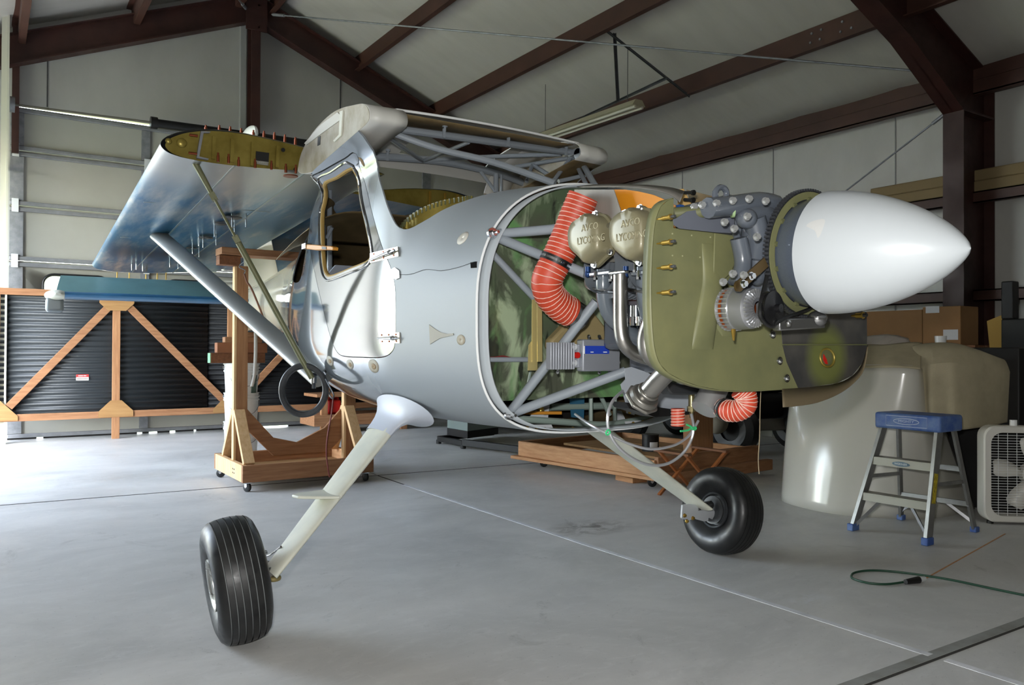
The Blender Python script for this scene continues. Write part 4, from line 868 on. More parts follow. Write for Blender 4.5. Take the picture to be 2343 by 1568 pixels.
mb = MB(); mb.prism([aY(x, y, 1.9) for x, y in ((1520, 868), (1560, 880), (1640, 890), (1630, 900), (1570, 905), (1538, 904), (1530, 895))], (0, .05, 0)); build('sump_pan', mb, mat('black_sump', (44, 46, 48), .35), engine, bevel=.006)
mb = MB(); mb.box(tuple(aY(1440, 800, 2.1)), tuple(aY(1500, 700, 2.1)+V((0, .15, 0)))); mb.box((1.96, 1.75, 1.02), (2.26, 2.2, 1.22)); build('oil_sump', mb, ENG_M, engine, bevel=.02)
mb = MB()
for x in (1448, 1463): p = aX(x, 735, 1.78); mb.cyl(p-V((0, 0, .015)), p+V((0, 0, .015)), .01, n=10)
mb.cyl(aX(1455, 740, 1.8), aX(1455, 700, 1.8), .022, n=16); build('induction_clamp', mb, M['chrome'], engine)
# grey lower plate (cowl support) with cable fitting
mb = MB(); mb.prism([aY(x, y, 2.12) for x, y in ((1430, 843), (1445, 840), (1480, 852), (1600, 918), (1596, 942), (1580, 943), (1432, 921), (1421, 880), (1432, 868))], (0, .004, 0)); gp = build('airbox_plate', mb, mat('pale_grey_plate', (158, 164, 172), .4), plane)
mb = MB(); mb.prism([aY(x, y, 2.1) for x, y in ((1432, 921), (1580, 943), (1590, 948), (1500, 955), (1440, 935))], (0, .08, 0)); build('airbox_underside', mb, M['black'], gp)
mb = MB(); p = aY(1582, 930, 1.98); mb.cyl(p, p+V((0, 0, .05)), .011, n=12); mb.cyl(p-V((0, 0, .018)), p, .016, n=6); mb.cyl(p-V((0, 0, .04)), p-V((0, 0, .018)), .007, n=10); build('cable_fitting', mb, mat('cadmium_fitting', (186, 176, 132), .25, metal=.9), gp)
# engine mount, with its firewall reflection modelled as an extra tube
mt_ = [[aY(1124, 536, 2.535), aY(1230, 528, 2.38), aY(1345, 518, 2.2), .018], [aY(1124, 538, 2.535), aY(1340, 626, 2.2), .018], [aY(1166, 945, 2.52), aY(1364, 690, 2.25), .018], [aY(1172, 946, 2.52), aY(1432, 850, 2.2), .018]]
mt_ += [[V((2*CX-p.x, p.y, p.z)) for p in s[:-1]]+[s[-1]] for s in mt_]
mt_ += [[aY(1112, 565, 2.555), aY(1232, 692, 2.54), .014], [aY(1108, 823, 2.56), aY(1212, 823, 2.56), .010]]  # the sloping tube is the mount's mirror image on the firewall, modelled solid
mnt = tubes('engine_mount', mt_, .018, M['grey_tube'], plane, 14)
mb = MB()
for x, y in ((1124, 534), (1163, 949)): p = aY(x, y, 2.52); mb.cyl(p, p+V((0, -.012, 0)), .02, n=18); mb.cyl(p+V((0, -.012, 0)), p+V((.0, -.03, 0)), .012, n=8); mb.cyl(p+V((0, -.03, 0)), p+V((0, -.05, 0)), .006, n=8)
build('mount_bolt', mb, M['chrome'], mnt)
# belly cage and brackets
cg = [[aY(1178, 958, 2.6), aY(1290, 966, 2.6), aY(1385, 972, 2.6), aY(1455, 962, 2.62), aY(1545, 945, 2.64), .014], [aY(1352, 855, 2.66), aY(1352, 965, 2.66), .009], [aY(1407, 850, 2.66), aY(1407, 965, 2.66), .009], [aY(1258, 932, 2.75), aY(1435, 928, 2.75), .016], [aY(1362, 880, 2.7), aY(1395, 950, 2.7), .010], [aY(1204, 880, 2.58), aY(1215, 830, 2.58), .012]]
cg_o = tubes('belly_cage', cg, .014, mat('green_grey_tube', (140, 156, 148), .35), plane)
mb = MB()
for poly, Y in (([(1172, 967), (1198, 968), (1204, 976), (1180, 974)], 2.60), ([(1210, 972), (1262, 972), (1267, 984), (1207, 980)], 2.58), ([(1226, 940), (1240, 938), (1246, 955), (1210, 956)], 2.68), ([(1240, 925), (1258, 925), (1254, 956), (1240, 956)], 2.7), ([(1412, 940), (1422, 940), (1432, 962), (1412, 962)], 2.7), ([(1433, 928), (1456, 928), (1452, 950), (1434, 946)], 2.6), ([(1430, 965), (1466, 962), (1468, 966), (1432, 971)], 2.58), ([(1500, 953), (1528, 951), (1532, 960), (1498, 963)], 2.58)):
    mb.prism([aY(x, y, Y) for x, y in poly], (0, .004, 0))
br = build('floor_bracket', mb, M['bracket'], plane)
mb = MB()
for x, y in ((1206, 979), (1228, 979), (1247, 982), (1272, 983), (1311, 981), (1436, 929), (1441, 944), (1449, 969), (1471, 966), (1496, 962), (1514, 963)): p = aY(x, y, 2.56); mb.ball(p, .0075, 8)
build('bracket_bolt', mb, M['brass'], br)
mb = MB(); mb.prism([aY(x, y, 2.74) for x, y in ((1300, 880), (1338, 890), (1336, 958), (1308, 955))], (0, .004, 0)); build('blue_tape', mb, mat('blue_tape', (46, 96, 124), .5), plane)
mb = MB(); mb.beam(aY(1180, 945, 2.66), aY(1283, 945, 2.66), .015, .012); build('yellow_conduit', mb, mat('amber_conduit', (206, 140, 48), .5), plane)
mb = MB(); mb.cyl(aY(1237, 940, 2.62), aY(1237, 925, 2.62), .014, .010, n=14); build('brass_fitting', mb, M['brass'], plane)
# finned regulator box
bx = MB(); a, b = aY(1326, 850, 2.34), aY(1412, 778, 2.34); bx.box((a.x, 2.32, a.z), (b.x, 2.36, b.z))
box = build('regulator_box', bx, mat('grey_cast_housing', (150, 154, 162), .4, metal=.3), plane, bevel=.006)
mb = MB(); xa = aY(1250, 800, 2.35).x; za, zb_ = aY(1290, 845, 2.36).z, aY(1290, 784, 2.36).z
st_ = (a.x-xa-.03)/10
for k in range(10): x = xa+st_*k; mb.box((x, 2.322, za), (x+st_*.5, 2.352, zb_))
mb.box((xa+.004, 2.338, za+.006), (a.x, 2.35, zb_-.006)); build('cooling_fin', mb, mat('grey_fin', (168, 172, 180), .4, metal=.3), box, bevel=.002)
mb = MB(); mb.box(tuple(aY(1338, 810, 2.318)), tuple(aY(1394, 792, 2.318)+V((0, .003, 0)))); lb = build('blue_label', mb, mat('blue_label', (36, 66, 176), .5), box)
mb = MB()
for x0, x1 in ((1352, 1358), (1381, 1389)): mb.box(tuple(aY(x0, 807, 2.316)), tuple(aY(x1, 805, 2.316)+V((0, .002, 0))))
mb.beam(aY(1337, 810, 2.317), aY(1337, 792, 2.317), .004, .002); build('label_print', mb, M['white'], lb)
mb = MB(); p = aY(1321, 813, 2.32); mb.cyl(p+V((0, .01, 0)), p+V((0, -.004, 0)), .0115, n=18); build('red_button', mb, M['red'], box)
mb = MB()
for x, y in ((1316, 794), (1316, 831), (1414, 830)): p = aY(x, y, 2.325); mb.cyl(p+V((0, .02, 0)), p, .011, n=14); mb.cyl(p, p+V((0, -.004, 0)), .005, n=10)
build('box_lug', mb, M['bracket'], box)
mb = MB()
for x, y0, y1 in ((1347, 770, 782), (1371, 770, 782), (1393, 770, 782), (1371, 842, 853), (1394, 842, 853), (1276, 842, 852)): mb.cyl(aY(x, y1, 2.34), aY(x, y0, 2.34), .004, n=8); mb.ball(aY(x, y0 if y0 < 800 else y1, 2.34), .007, 8)
build('box_stud', mb, M['chrome'], box)
mb = MB(); mb.prism([aY(x, y, 2.45) for x, y in ((1218, 686), (1229, 684), (1230, 848), (1208, 848), (1210, 790), (1217, 780))], (0, .003, 0)); mb.prism([aY(x, y, 2.43) for x, y in ((1229, 688), (1240, 690), (1241, 828), (1230, 828))], (0, .003, 0)); build('angle_bracket', mb, mat('pale_zinc_bracket', (206, 190, 130), .35, metal=.5), plane)
mb = MB(); mb.prism([aY(x, y, 2.4) for x, y in ((1397, 700+60), (1407, 758), (1410, 800), (1402, 838), (1388, 828))], (0, .004, 0)); build('support_strap', mb, M['zinc'], plane)
mb = MB(); mb.prism([aY(x, y, 2.50) for x, y in ((1262, 778), (1300, 738), (1335, 735), (1358, 712), (1404, 770), (1400, 790), (1262, 800))], (0, .05, 0)); build('heater_cone', mb, mat('tan_glass_cone', (150, 134, 94), .6), plane, bevel=.01)
# ducts
def duct(name, P, r, wraps, clamp=None, parent=None, sm=10):
    P = smooth_path(P, sm); mb = MB(); mb.tube(P, r, 22, 0); o = build(name, mb, M['orange_hose'], parent or plane)
    mb = MB(); L = [0]
    for i in range(1, len(P)): L.append(L[-1]+(P[i]-P[i-1]).length)
    T = L[-1]; N = wraps*14; pts = []; pa = None; j = 0
    for k in range(N+1):
        s = T*k/N
        while j < len(L)-2 and L[j+1] < s: j += 1
        t = (P[j+1]-P[j]).normalized(); p = P[j].lerp(P[j+1], (s-L[j])/max(L[j+1]-L[j], 1e-6))
        if pa is None: _, pa, _ = frame(t)
        a = (pa-t*pa.dot(t)).normalized(); b = t.cross(a); pa = a; g = 2*pi*k/14; pts.append(p+(a*cos(g)+b*sin(g))*(r+.0005))
    mb.tube(pts, .0016, 5, 0); build('spiral_cord', mb, M['hose_wire'], o)
    for c in (clamp or []):
        i = min(range(len(L)), key=lambda q: abs(L[q]-T*c)); t = (P[min(i+1, len(P)-1)]-P[i-1]).normalized(); mb = MB(); mb.cyl(P[i]-t*.012, P[i]+t*.012, r+.003, n=26); k_ = build('hose_clamp', mb, M['black'], o)
        mb = MB(); mb.cyl(P[i]-t*.004, P[i]+t*.004, r+.0035, n=26); build('clamp_band', mb, M['chrome'], k_)
    return o
h1 = duct('air_duct', [aY(x, y, Y) for x, y, Y in ((1335, 450, 2.22), (1318, 490, 2.24), (1296, 545, 2.26), (1272, 598, 2.28), (1252, 640, 2.30), (1258, 674, 2.32), (1284, 702, 2.33), (1305, 714, 2.33))], .056, 30, [.50])
mb = MB(); p, q = aY(1298, 710, 2.33), aY(1326, 728, 2.34); mb.cyl(p, q, .053, n=26); build('duct_flange', mb, M['steel'], h1)
h2 = duct('air_duct', [aY(x, y, Y) for x, y, Y in ((1655, 935, 1.80), (1668, 940, 1.76), (1688, 940, 1.73), (1706, 928, 1.71), (1706, 905, 1.71), (1692, 890, 1.72))], .034, 20, [.16])
h3 = duct('air_duct', [aY(x, y, 1.98) for x, y in ((1551, 935), (1551, 952), (1551, 975))], .023, 6)
# push-pull cable loop with green tie
M['cable'] = mat('silver_control_cable', (190, 192, 196), .3, metal=.6)
mb = MB(); mb.tube([aY(x, y, Y) for x, y, Y in ((1425, 895, 2.0), (1402, 918, 1.97), (1391, 950, 1.95), (1393, 985, 1.95), (1412, 1020, 1.95), (1445, 1048, 1.95), (1485, 1064, 1.95), (1525, 1062, 1.95), (1560, 1040, 1.95), (1580, 1010, 1.95), (1587, 980, 1.95), (1582, 948, 1.97))], .005, 8, 8); cb = build('control_cable', mb, M['cable'], plane)
mb = MB(); mb.tube([aY(x, y, Y) for x, y, Y in ((1316, 948, 2.2), (1350, 972, 2.05), (1395, 995, 1.97), (1440, 1016, 1.96), (1490, 1028, 1.955), (1540, 1020, 1.955), (1570, 1003, 1.955), (1585, 985, 1.955), (1598, 963, 1.955))], .0045, 8, 8); build('cable_tail', mb, M['cable'], cb)
mb = MB(); mb.tube([aY(x, y, 1.945) for x, y in ((1571, 972), (1580, 976), (1586, 983), (1592, 982), (1591, 978), (1583, 980), (1573, 985), (1557, 987))], .0035, 6, 6); mb.torus(aY(1391, 990, 1.945), V((0, 1, .3)), .008, .003, 12, 6); build('green_tie', mb, mat('green_plastic_tie', (58, 190, 120), .5), cb)
mb = MB(); mb.tube([aY(x, y, 1.72) for x, y in ((1741, 893), (1739, 940), (1738, 1000), (1735, 1050), (1737, 1085))], .0014, 5, 4); build('hanging_string', mb, mat('tan_string', (150, 136, 110), .8), plane)
mb = MB(); mb.tube([aY(x, y, 2.558) for x, y in ((1108, 817), (1130, 818), (1150, 815), (1172, 819), (1205, 819))], .0025, 5, 4); build('red_wire', mb, mat('dark_red_wire', (120, 36, 34), .6), plane)
# ================================================================ GEAR, WHEELS, STRUTS, WINGS, TAIL
M['leg'] = M['cream']
def gear(s):
    fx = lambda x: CX+s*(x-CX)*-1 if s > 0 else x
    mir = lambda p: V((2*CX-p[0], p[1], p[2])) if s > 0 else V(p)
    top = V((1.60, 3.42, .80)); axle = V((.925, 3.07, .24)) if s < 0 else V((.985, 3.03, .262))
    mb = MB(); rs = []; N = 14
    for i in range(N+1):
        t = i/N; c = top.lerp(axle, t); ch = .27*(1-t)+(.15 if s < 0 else .19)*t; th = .046*(1-t)+.028*t; d = (axle-top).normalized(); up = V((-d.z, 0, d.x)).normalized()
        rs.append([c+V((0, 1, 0))*(ch/2*cos(2*pi*k/24))+up*(th/2*sin(2*pi*k/24)*(1-.35*cos(2*pi*k/24))) for k in range(24)])
    mb.rings([[mir(p) for p in r] for r in rs]); leg = build('landing_gear_leg', mb, M['leg'], plane, sharp=60)
    if s < 0:
        mb = MB(); c = top.lerp(axle, .56); mb.prism([c+V(q) for q in ((-.0, -.11, 0), (-.07, -.075, 0), (-.145, -.02, 0), (-.155, .03, 0), (-.12, .06, 0), (-.0, .08, 0), (.03, 0, 0))], (0, 0, .012)); build('entry_step', mb, M['leg'], leg, bevel=.004)
        mb = MB(); mb.tube([aX(x, y, .99) for x, y in ((643, 1251), (630, 1262), (615, 1272), (604, 1270))], .004, 6, 5); bl_ = build('brake_line', mb, M['steel'], leg)
        mb = MB(); mb.cyl(axle+V((.012, 0, -.03)), axle+V((.012, 0, -.012)), .03, n=16); build('axle_pad', mb, mat('brass_wear_pad', (150, 136, 90), .4, metal=.5), leg, bevel=.006)
    mb = MB(); mb.cyl(mir(axle+V((.02, 0, 0))), mir(axle+V((-.09, 0, .0))), .022, n=14); build('axle', mb, M['steel'], leg)
    # fairing blending leg into belly
    mb = MB(); rs = []; d = (axle-top).normalized(); up = V((-d.z, 0, d.x)).normalized()
    for t, k in ((.145, 1.01), (.10, 1.04), (.06, 1.16), (.025, 1.42), (-.005, 1.85), (-.03, 2.35)):
        c = top+(axle-top)*t; ch = .26*(1+(k-1)*.8); th = .05*(k**1.6); c = c+V((0, -.02*(k-1)*3, 0))
        rs.append([mir(c+V((0, 1, 0))*(ch/2*cos(2*pi*q/28))+up*(th/2*sin(2*pi*q/28))) for q in range(28)])
    mb.rings(rs, caps=False); build('gear_fairing', mb, mat('pale_blue_grey_fairing', (196, 202, 214), .42), plane)
    # wheel
    hub = V((.800, 3.085, .232)) if s < 0 else V((2*CX-3.355, 3.0, .232)); cam_ = radians(8); axd = V((-cos(cam_), sin(radians(5 if s < 0 else 0)), -sin(cam_))).normalized()
    hub = mir(hub); axd = V((-axd.x, axd.y, axd.z)) if s > 0 else axd
    w = bpy.data.objects.new('wheel', None); COL.objects.link(w); w.parent = plane; w.location = hub-V(plane.location)
    prf = [(-.052, .088), (-.062, .10), (-.078, .118), (-.094, .150), (-.096, .180), (-.086, .208), (-.072, .222)]
    g = [.060, .036, .012]; mid = []
    for x in (-.060, -.036, -.012, .012, .036, .060):
        r = .2345-.9*x*x*2.2
        mid += [(x-.0022, r), (x-.0014, r-.006), (x+.0014, r-.006), (x+.0022, r)]
    prf = prf+mid+[(-a, r) for a, r in prf[::-1]]
    mb = MB(); mb.lathe(prf, hub, axd, 72); build('tyre', mb, M['rubber'], w, sharp=50)
    mb = MB()
    for x in (-.060, -.036, -.012, .012, .036, .060):
        r = .2345-.9*x*x*2.2-.0055; mb.lathe([(x-.0013, r), (x+.0013, r)], hub, axd, 72)
    build('tread_groove', mb, mat('grey_groove', (120, 124, 124), .7), w)
    mb = MB()
    mb.lathe([(.062, .099), (.090, .096), (.088, .088), (.080, .080), (.078, .04), (.084, .001)] if s < 0 else [(-.062, .097), (-.070, .094), (-.066, .086), (-.040, .078), (-.030, .03), (-.035, .001)], hub, axd, 48); mb.lathe([(-.062, .097), (-.070, .094), (-.060, .08), (-.058, .04), (-.06, .001)] if s < 0 else [(.062, .097), (.070, .094), (.066, .086), (.050, .08), (.058, .04), (.064, .001)], hub, axd, 48)
    build('wheel_rim', mb, M['aluminium'] if s < 0 else mat('grey_wheel', (74, 77, 80), .45, metal=.4), w)
    if s > 0:
        mb = MB(); mb.lathe([(-.075, .05), (-.075, .074), (-.069, .074), (-.069, .05)], hub, axd, 40); build('brake_disc', mb, M['dark_galv'], w)
        mb = MB(); mb.prism([aY(x, y, 3.02) for x, y in ((1562, 1156), (1580, 1154), (1608, 1158), (1630, 1160), (1638, 1175), (1630, 1190), (1612, 1194), (1590, 1188), (1572, 1192), (1560, 1186))], (0, .012, 0)); cp = build('caliper_plate', mb, M['bracket'], w, bevel=.002)
        mb = MB()
        for x, y in ((1566, 1180), (1585, 1186), (1571, 1193)): mb.hexbolt(aY(x, y, 3.018), (0, -1, 0), .008, .008)
        build('caliper_bolt', mb, M['brass'], cp)
    else:
        mb = MB()
        for x, y in ((606, 1266), (612, 1290), (604, 1276)): mb.ball(aX(x, y, .965), .012, 8)
        mb.lathe([(-.085, .04), (-.085, .075), (-.07, .075)], hub, axd, 36); build('brake_caliper', mb, M['chrome'], w)
gear(-1); gear(1)
# lift strut and jury brace (right), attached to belly lug
lug = V((1.60, 4.30, .945)); st_top = V((1.11, 6.6, 1.985))
def airfoil_bar(name, p0, p1, ch, th, mt, cdir, parent):
    p0, p1 = V(p0), V(p1); d = (p1-p0).normalized(); c = (V(cdir)-d*V(cdir).dot(d)).normalized(); u = d.cross(c); mb = MB()
    mb.rings([[p+c*(ch/2*cos(2*pi*k/24))+u*(th/2*sin(2*pi*k/24)*(1-.3*cos(2*pi*k/24))) for k in range(24)] for p in (p0, p0.lerp(p1, .5), p1)]); return build(name, mb, mt, parent, sharp=60)
M['strut'] = mat('satin_aluminium_strut', (160, 159, 153), .48, metal=.45)
strut = airfoil_bar('lift_strut', aX(740, 872, 1.56), st_top+V((0, -.02, -.02)), .125, .05, M['strut'], (1, .2, .5), plane)
mb = MB(); p = aX(718, 868, 1.50); mb.cyl(p+V((0, 0, .03)), p-V((0, 0, .02)), .016, n=14); mb.cyl(p-V((0, 0, .02)), p-V((0, 0, .05)), .012, n=6); mb.box(tuple(p+V((-.02, -.02, .02))), tuple(p+V((.14, .02, .035)))); build('strut_fitting', mb, M['chrome'], strut)
M['brace'] = mat('olive_drab_tube', (112, 114, 84), .45, metal=.2)
q0, q1 = aX(714, 866, 1.48), aY(447, 374, 4.36); q1 = aY(447, 374, 4.40)
mid = [q0.lerp(q1, t) for t in (0, .66, .84, .97)]
mb = MB(); mb.cyl(mid[0], mid[1], .016, n=14); mb.cyl(mid[2], q1, .012, .016, n=12)
dd, sa, sb = frame(q1-q0)
for s in (-1, 1): mb.cyl(mid[1]+sa*.02*s, mid[2]+sa*.02*s, .006, n=8)
mb.beam(mid[1]-dd*.03, mid[1]+dd*.01, .05, .03); mb.beam(mid[2]-dd*.01, mid[2]+dd*.03, .05, .03); jb = build('jury_brace', mb, M['brace'], plane)
# wings folded back along the tail
def wing_mat():
    mt = bpy.data.materials.new('bare_aluminium_blue_film'); mt.use_nodes = True; n = mt.node_tree.nodes; l = mt.node_tree.links; p = n['Principled BSDF']
    tc = n.new('ShaderNodeTexCoord'); mp = n.new('ShaderNodeMapping'); mp.inputs['Scale'].default_value = (6, .9, 6); l.new(tc.outputs['Object'], mp.inputs[0])
    z = n.new('ShaderNodeTexNoise'); z.inputs['Scale'].default_value = 2.2; z.inputs['Detail'].default_value = 7; z.inputs['Roughness'].default_value = .65; l.new(mp.outputs[0], z.inputs['Vector'])
    z2 = n.new('ShaderNodeTexNoise'); z2.inputs['Scale'].default_value = .8; z2.inputs['Detail'].default_value = 4; l.new(tc.outputs['Object'], z2.inputs['Vector'])
    ad = n.new('ShaderNodeMath'); ad.operation = 'ADD'; l.new(z.outputs[0], ad.inputs[0]); l.new(z2.outputs[0], ad.inputs[1])
    r = n.new('ShaderNodeMapRange'); r.inputs['From Min'].default_value = .72; r.inputs['From Max'].default_value = 1.05; l.new(ad.outputs[0], r.inputs[0])
    sx = n.new('ShaderNodeSeparateXYZ'); l.new(tc.outputs['Object'], sx.inputs[0]); g = n.new('ShaderNodeMapRange'); g.inputs['From Min'].default_value = 1.6; g.inputs['From Max'].default_value = 2.3; l.new(sx.outputs['Y'], g.inputs[0])
    mu = n.new('ShaderNodeMath'); mu.operation = 'MULTIPLY'; l.new(r.outputs[0], mu.inputs[0]); l.new(g.outputs[0], mu.inputs[1])
    x = n.new('ShaderNodeMix'); x.data_type = 'RGBA'; l.new(mu.outputs[0], x.inputs['Factor']); x.inputs['A'].default_value = (*lin((176, 180, 178)), 1); x.inputs['B'].default_value = (*lin((52, 114, 152)), 1); l.new(x.outputs['Result'], p.inputs['Base Color'])
    p.inputs['Metallic'].default_value = .7; p.inputs['Roughness'].default_value = .3
    return mt
M['wing'] = wing_mat()
NAC = [(1, .0), (.9, .022), (.75, .05), (.6, .075), (.45, .09), (.3, .098), (.18, .09), (.09, .068), (.04, .045), (.012, .024), (0, 0), (.012, -.02), (.04, -.034), (.09, -.044), (.18, -.05), (.3, -.05), (.45, -.044), (.6, -.034), (.75, -.022), (.9, -.01)]
NACs = smooth_path([(a, b, 0) for a, b in NAC], 3, True)
def make_wing(le0, le1, chord, sx, tw=.0):
    # le0/le1: leading edge root and tip; chord runs inboard (sx = +1 towards +X)
    le0, le1 = V(le0), V(le1); mb = MB(); rs = []
    for i in range(13):
        t = i/12; o = le0.lerp(le1, t); rs.append([o+V((sx*p.x*chord, 0, p.y*chord-.0*p.x)) for p in NACs])
    tip = []
    for t, k, e in ((.0, 1, 0), (.35, .97, .06), (.7, .85, .12), (1, .5, .16)):
        tip.append([le1+V((sx*(.5+(p.x-.5)*(1 if t == 0 else .99-.08*t))*chord, e, p.y*chord*k)) for p in NACs])
    mb.rings(rs, caps=False); w = build('wing', mb, M['wing'], plane, sharp=60)
    mb = MB(); mb.rings(tip, caps=False); mb.face(mb.vv(tip[-1])); build('wing_tip', mb, M['white'], w)
    k = .985; r0 = [le0+V((sx*(.02+p.x*k)*chord, .012, p.y*chord*.97)) for p in NACs]
    mb = MB(); mb.prism(r0, (0, .003, 0)); rib = build('root_rib', mb, M['zinc'], w)
    def rp(u, v): # along chord, across thickness -1..1
        up = max(q for a, q in NAC if True and abs(a-u) < .12) ; lo = min(q for a, q in NAC if abs(a-u) < .12); return le0+V((sx*u*chord, 0, (lo+(up-lo)*(v*.5+.5))*chord))
    return w, rib, rp
le0, le1 = V((.735, 4.32, 2.125)), V((.905, 9.0, 1.935)); CH = 1.22
wr, rib, rp = make_wing(le0, le1, CH, 1)
# rib details (right wing): lightening domes, stiffeners, spar cap, clecos
mb = MB(); c = aY(416, 327, 4.31); mb.ball(c, (.026, .012, .024), 12); build('rib_dome', mb, M['zinc'], rib)
mb = MB(); c = aY(386, 323, 4.31); mb.ball(c, (.016, .009, .015), 12); build('rib_dome', mb, M['zinc'], rib)
mb = MB(); mb.prism([aY(x, y, 4.305) for x, y in ((460, 300), (482, 301), (480, 304), (466, 304), (456, 358), (478, 363), (476, 366), (450, 361))], (0, .02, 0)); build('spar_flange', mb, M['galv'], rib)
for x0, y0, y1 in ((488, 309, 372), (530, 314, 379), (577, 321, 388), (634, 330, 392)):
    mb = MB(); mb.beam(aY(x0, y1-8, 4.318), aY(x0+2, y0+4, 4.318), .018, .012, (0, -1, 0)); build('rib_stiffener', mb, M['zinc'], rib)
mb = MB(); mb.prism([aY(x, y, 4.325) for x, y in ((586, 346), (616, 350), (614, 379), (585, 375))], (0, .004, 0)); build('rib_hole', mb, M['black'], rib)
mb = MB(); mb.prism([aY(x, y, 4.322) for x, y in ((586, 367), (615, 371), (614, 379), (585, 375))], (0, .004, 0)); build('hole_lip', mb, M['aluminium'], rib)
for x, y in ((648, 343), (676, 388)): mb = MB(); p = aY(x, y, 4.322); mb.cyl(p, p+V((0, .003, 0)), .011, n=16); build('rib_bolt_hole', mb, M['black'], rib)
for x, y in ((471, 297), (502, 297), (527, 300), (552, 304), (580, 308), (604, 310), (628, 313), (652, 318), (676, 324)):
    p = aY(x, y, 4.36); mb = MB(); mb.cyl(p-V((0, 0, .02)), p+V((0, 0, .012)), .0075, n=8); mb.cyl(p+V((0, 0, .012)), p+V((0, 0, .024)), .005, n=8); build('cleco_pin', mb, M['copper'], wr)
for x, y in ((499, 361), (523, 364), (546, 371), (584, 375), (621, 379), (654, 386), (677, 388)):
    p = aY(x, y, 4.30); mb = MB(); mb.cyl(p-V((0, 0, .022)), p+V((0, 0, .012)), .0075, n=8); mb.cyl(p+V((0, 0, .012)), p+V((0, 0, .026)), .005, n=8); build('cleco_pin', mb, M['copper'], wr)
for x, y in ((443, 310), (441, 351)):
    p = aY(x, y, 4.30); mb = MB(); mb.cyl(p-V((.02, 0, 0)), p+V((.02, 0, 0)), .007, n=8); build('cleco_pin', mb, M['copper'], wr)
def under(x, y):  # sight line to the underside plane of the right wing
    n = V((0, (le1.z-le0.z)/(le1.y-le0.y), -1)); n.normalize(); o = le0+V((0, 0, -.05*CH)); d = ray(x, y); return CAM+d*((o-CAM).dot(n)/d.dot(n))
cl = []
for x, y in ((491, 519), (531, 497), (563, 495), (537, 515), (455, 541), (465, 545), (456, 568), (441, 560), (495, 540), (302, 601), (312, 599), (327, 603), (336, 603), (389, 593), (408, 597), (268, 624), (296, 628), (334, 632), (360, 630), (380, 628)):
    p = under(x, y); mb = MB(); mb.cyl(p+V((0, 0, .02)), p-V((0, 0, .055)), .0055, n=8); mb.cyl(p-V((0, 0, .055)), p-V((0, 0, .075)), .004, n=8); build('cleco_pin', mb, M['brass'] if y > 620 else M['chrome'], wr)
for x, y, rx, ry in ((530, 497, .07, .045), (505, 512, .04, .03), (470, 543, .06, .04), (440, 567, .05, .03), (410, 592, .04, .03)):
    p = under(x, y)-V((0, 0, .004)); mb = MB(); mb.face(mb.vv([p+V((rx*cos(t), ry*sin(t)*2, 0)) for t in [2*pi*k/18 for k in range(18)]])); build('inspection_hole', mb, M['black'], wr, solid=.002)
p = under(665, 402); mb = MB(); mb.cyl(p, p-V((0, 0, .006)), .04, n=20); build('hinge_pad', mb, M['copper'], wr)
mb = MB()
for t in (.25, .55, .85):
    o = le0.lerp(le1, t); mb.beam(o+V((.06, 0, -.046*CH)), o+V((CH*.7, 0, -.034*CH)), .012, .003)
for u in (.3, .62):
    mb.beam(le0+V((u*CH, 0, -.05*CH if u < .5 else -.035*CH)), le1+V((u*CH, 0, -.05*CH if u < .5 else -.035*CH)), .012, .004)
build('skin_seam', mb, mat('seam_aluminium', (150, 160, 160), .35, metal=.7), wr)
wl_, rib2, _ = make_wing(V((3.03, 5.0, 2.135)), V((3.25, 9.4, 2.0)), 1.0, -1)
mb = MB(); p = V((2.98, 4.98, 2.04))
for u in (.12, .2, .3, .42): mb.beam(V((3.03-u, 4.995, 2.095)), V((3.03-u, 4.995, 2.21)), .014, .012, (0, -1, 0))
build('rib_stiffener', mb, M['brass'], rib2)
# left lift strut (mirrored)
airfoil_bar('lift_strut', (2.60, 4.3, .93), (3.1, 6.6, 1.97), .125, .05, M['strut'], (-1, .2, .5), plane)
# tail
def surf(name, pts_le, pts_te, th, mt, parent):
    mb = MB(); rs = []
    for a, b in zip(pts_le, pts_te):
        a, b = V(a), V(b); n_ = th; r = []
        for k in range(20):
            t = 2*pi*k/20; u = .5-.5*cos(t); r.append(a.lerp(b, u)+V(n_)*(sin(t)*(1.2-.9*u)))
        rs.append(r)
    mb.rings(rs); return build(name, mb, mt, parent, sharp=60)
M['film_teal'] = mat('teal_film_over_aluminium', (104, 142, 144), .4, metal=.1, var=.15, vscale=4)
M['film_blue'] = mat('blue_film_over_aluminium', (58, 112, 152), .36, metal=.2, var=.2, vscale=5)
TZ = 1.52
for s in (-1, 1):
    X = lambda u: CX+s*u
    st_ = surf('tailplane', [(X(.10), 7.15, TZ), (X(1.0), 7.18, TZ), (X(1.57), 7.22, TZ-.0)], [(X(.10), 7.62, TZ), (X(1.0), 7.62, TZ), (X(1.57), 7.62, TZ)], (0, 0, .035), M['film_blue'], plane)
    mb = MB(); p = V((X(1.5), 7.2, TZ)); mb.ball(V((X(1.61), 7.40, TZ)), (.085, .22, .045), 14); build('tailplane_tip', mb, M['cream'], st_)
    el = surf('elevator', [(X(.14), 7.66, TZ+.01), (X(1.60), 7.66, TZ+.01)], [(X(.14), 8.02, TZ+.22), (X(1.54), 7.98, TZ+.21)], (0, 0, .02), M['film_teal'], plane)
    mb = MB(); mb.box((min(X(1.56), X(1.69)), 7.30, TZ-.14), (max(X(1.56), X(1.69)), 7.36, TZ-.02)); build('elevator_horn', mb, mat('grey_metal_horn', (120, 126, 128), .4, metal=.4), el, bevel=.04, seg=4)
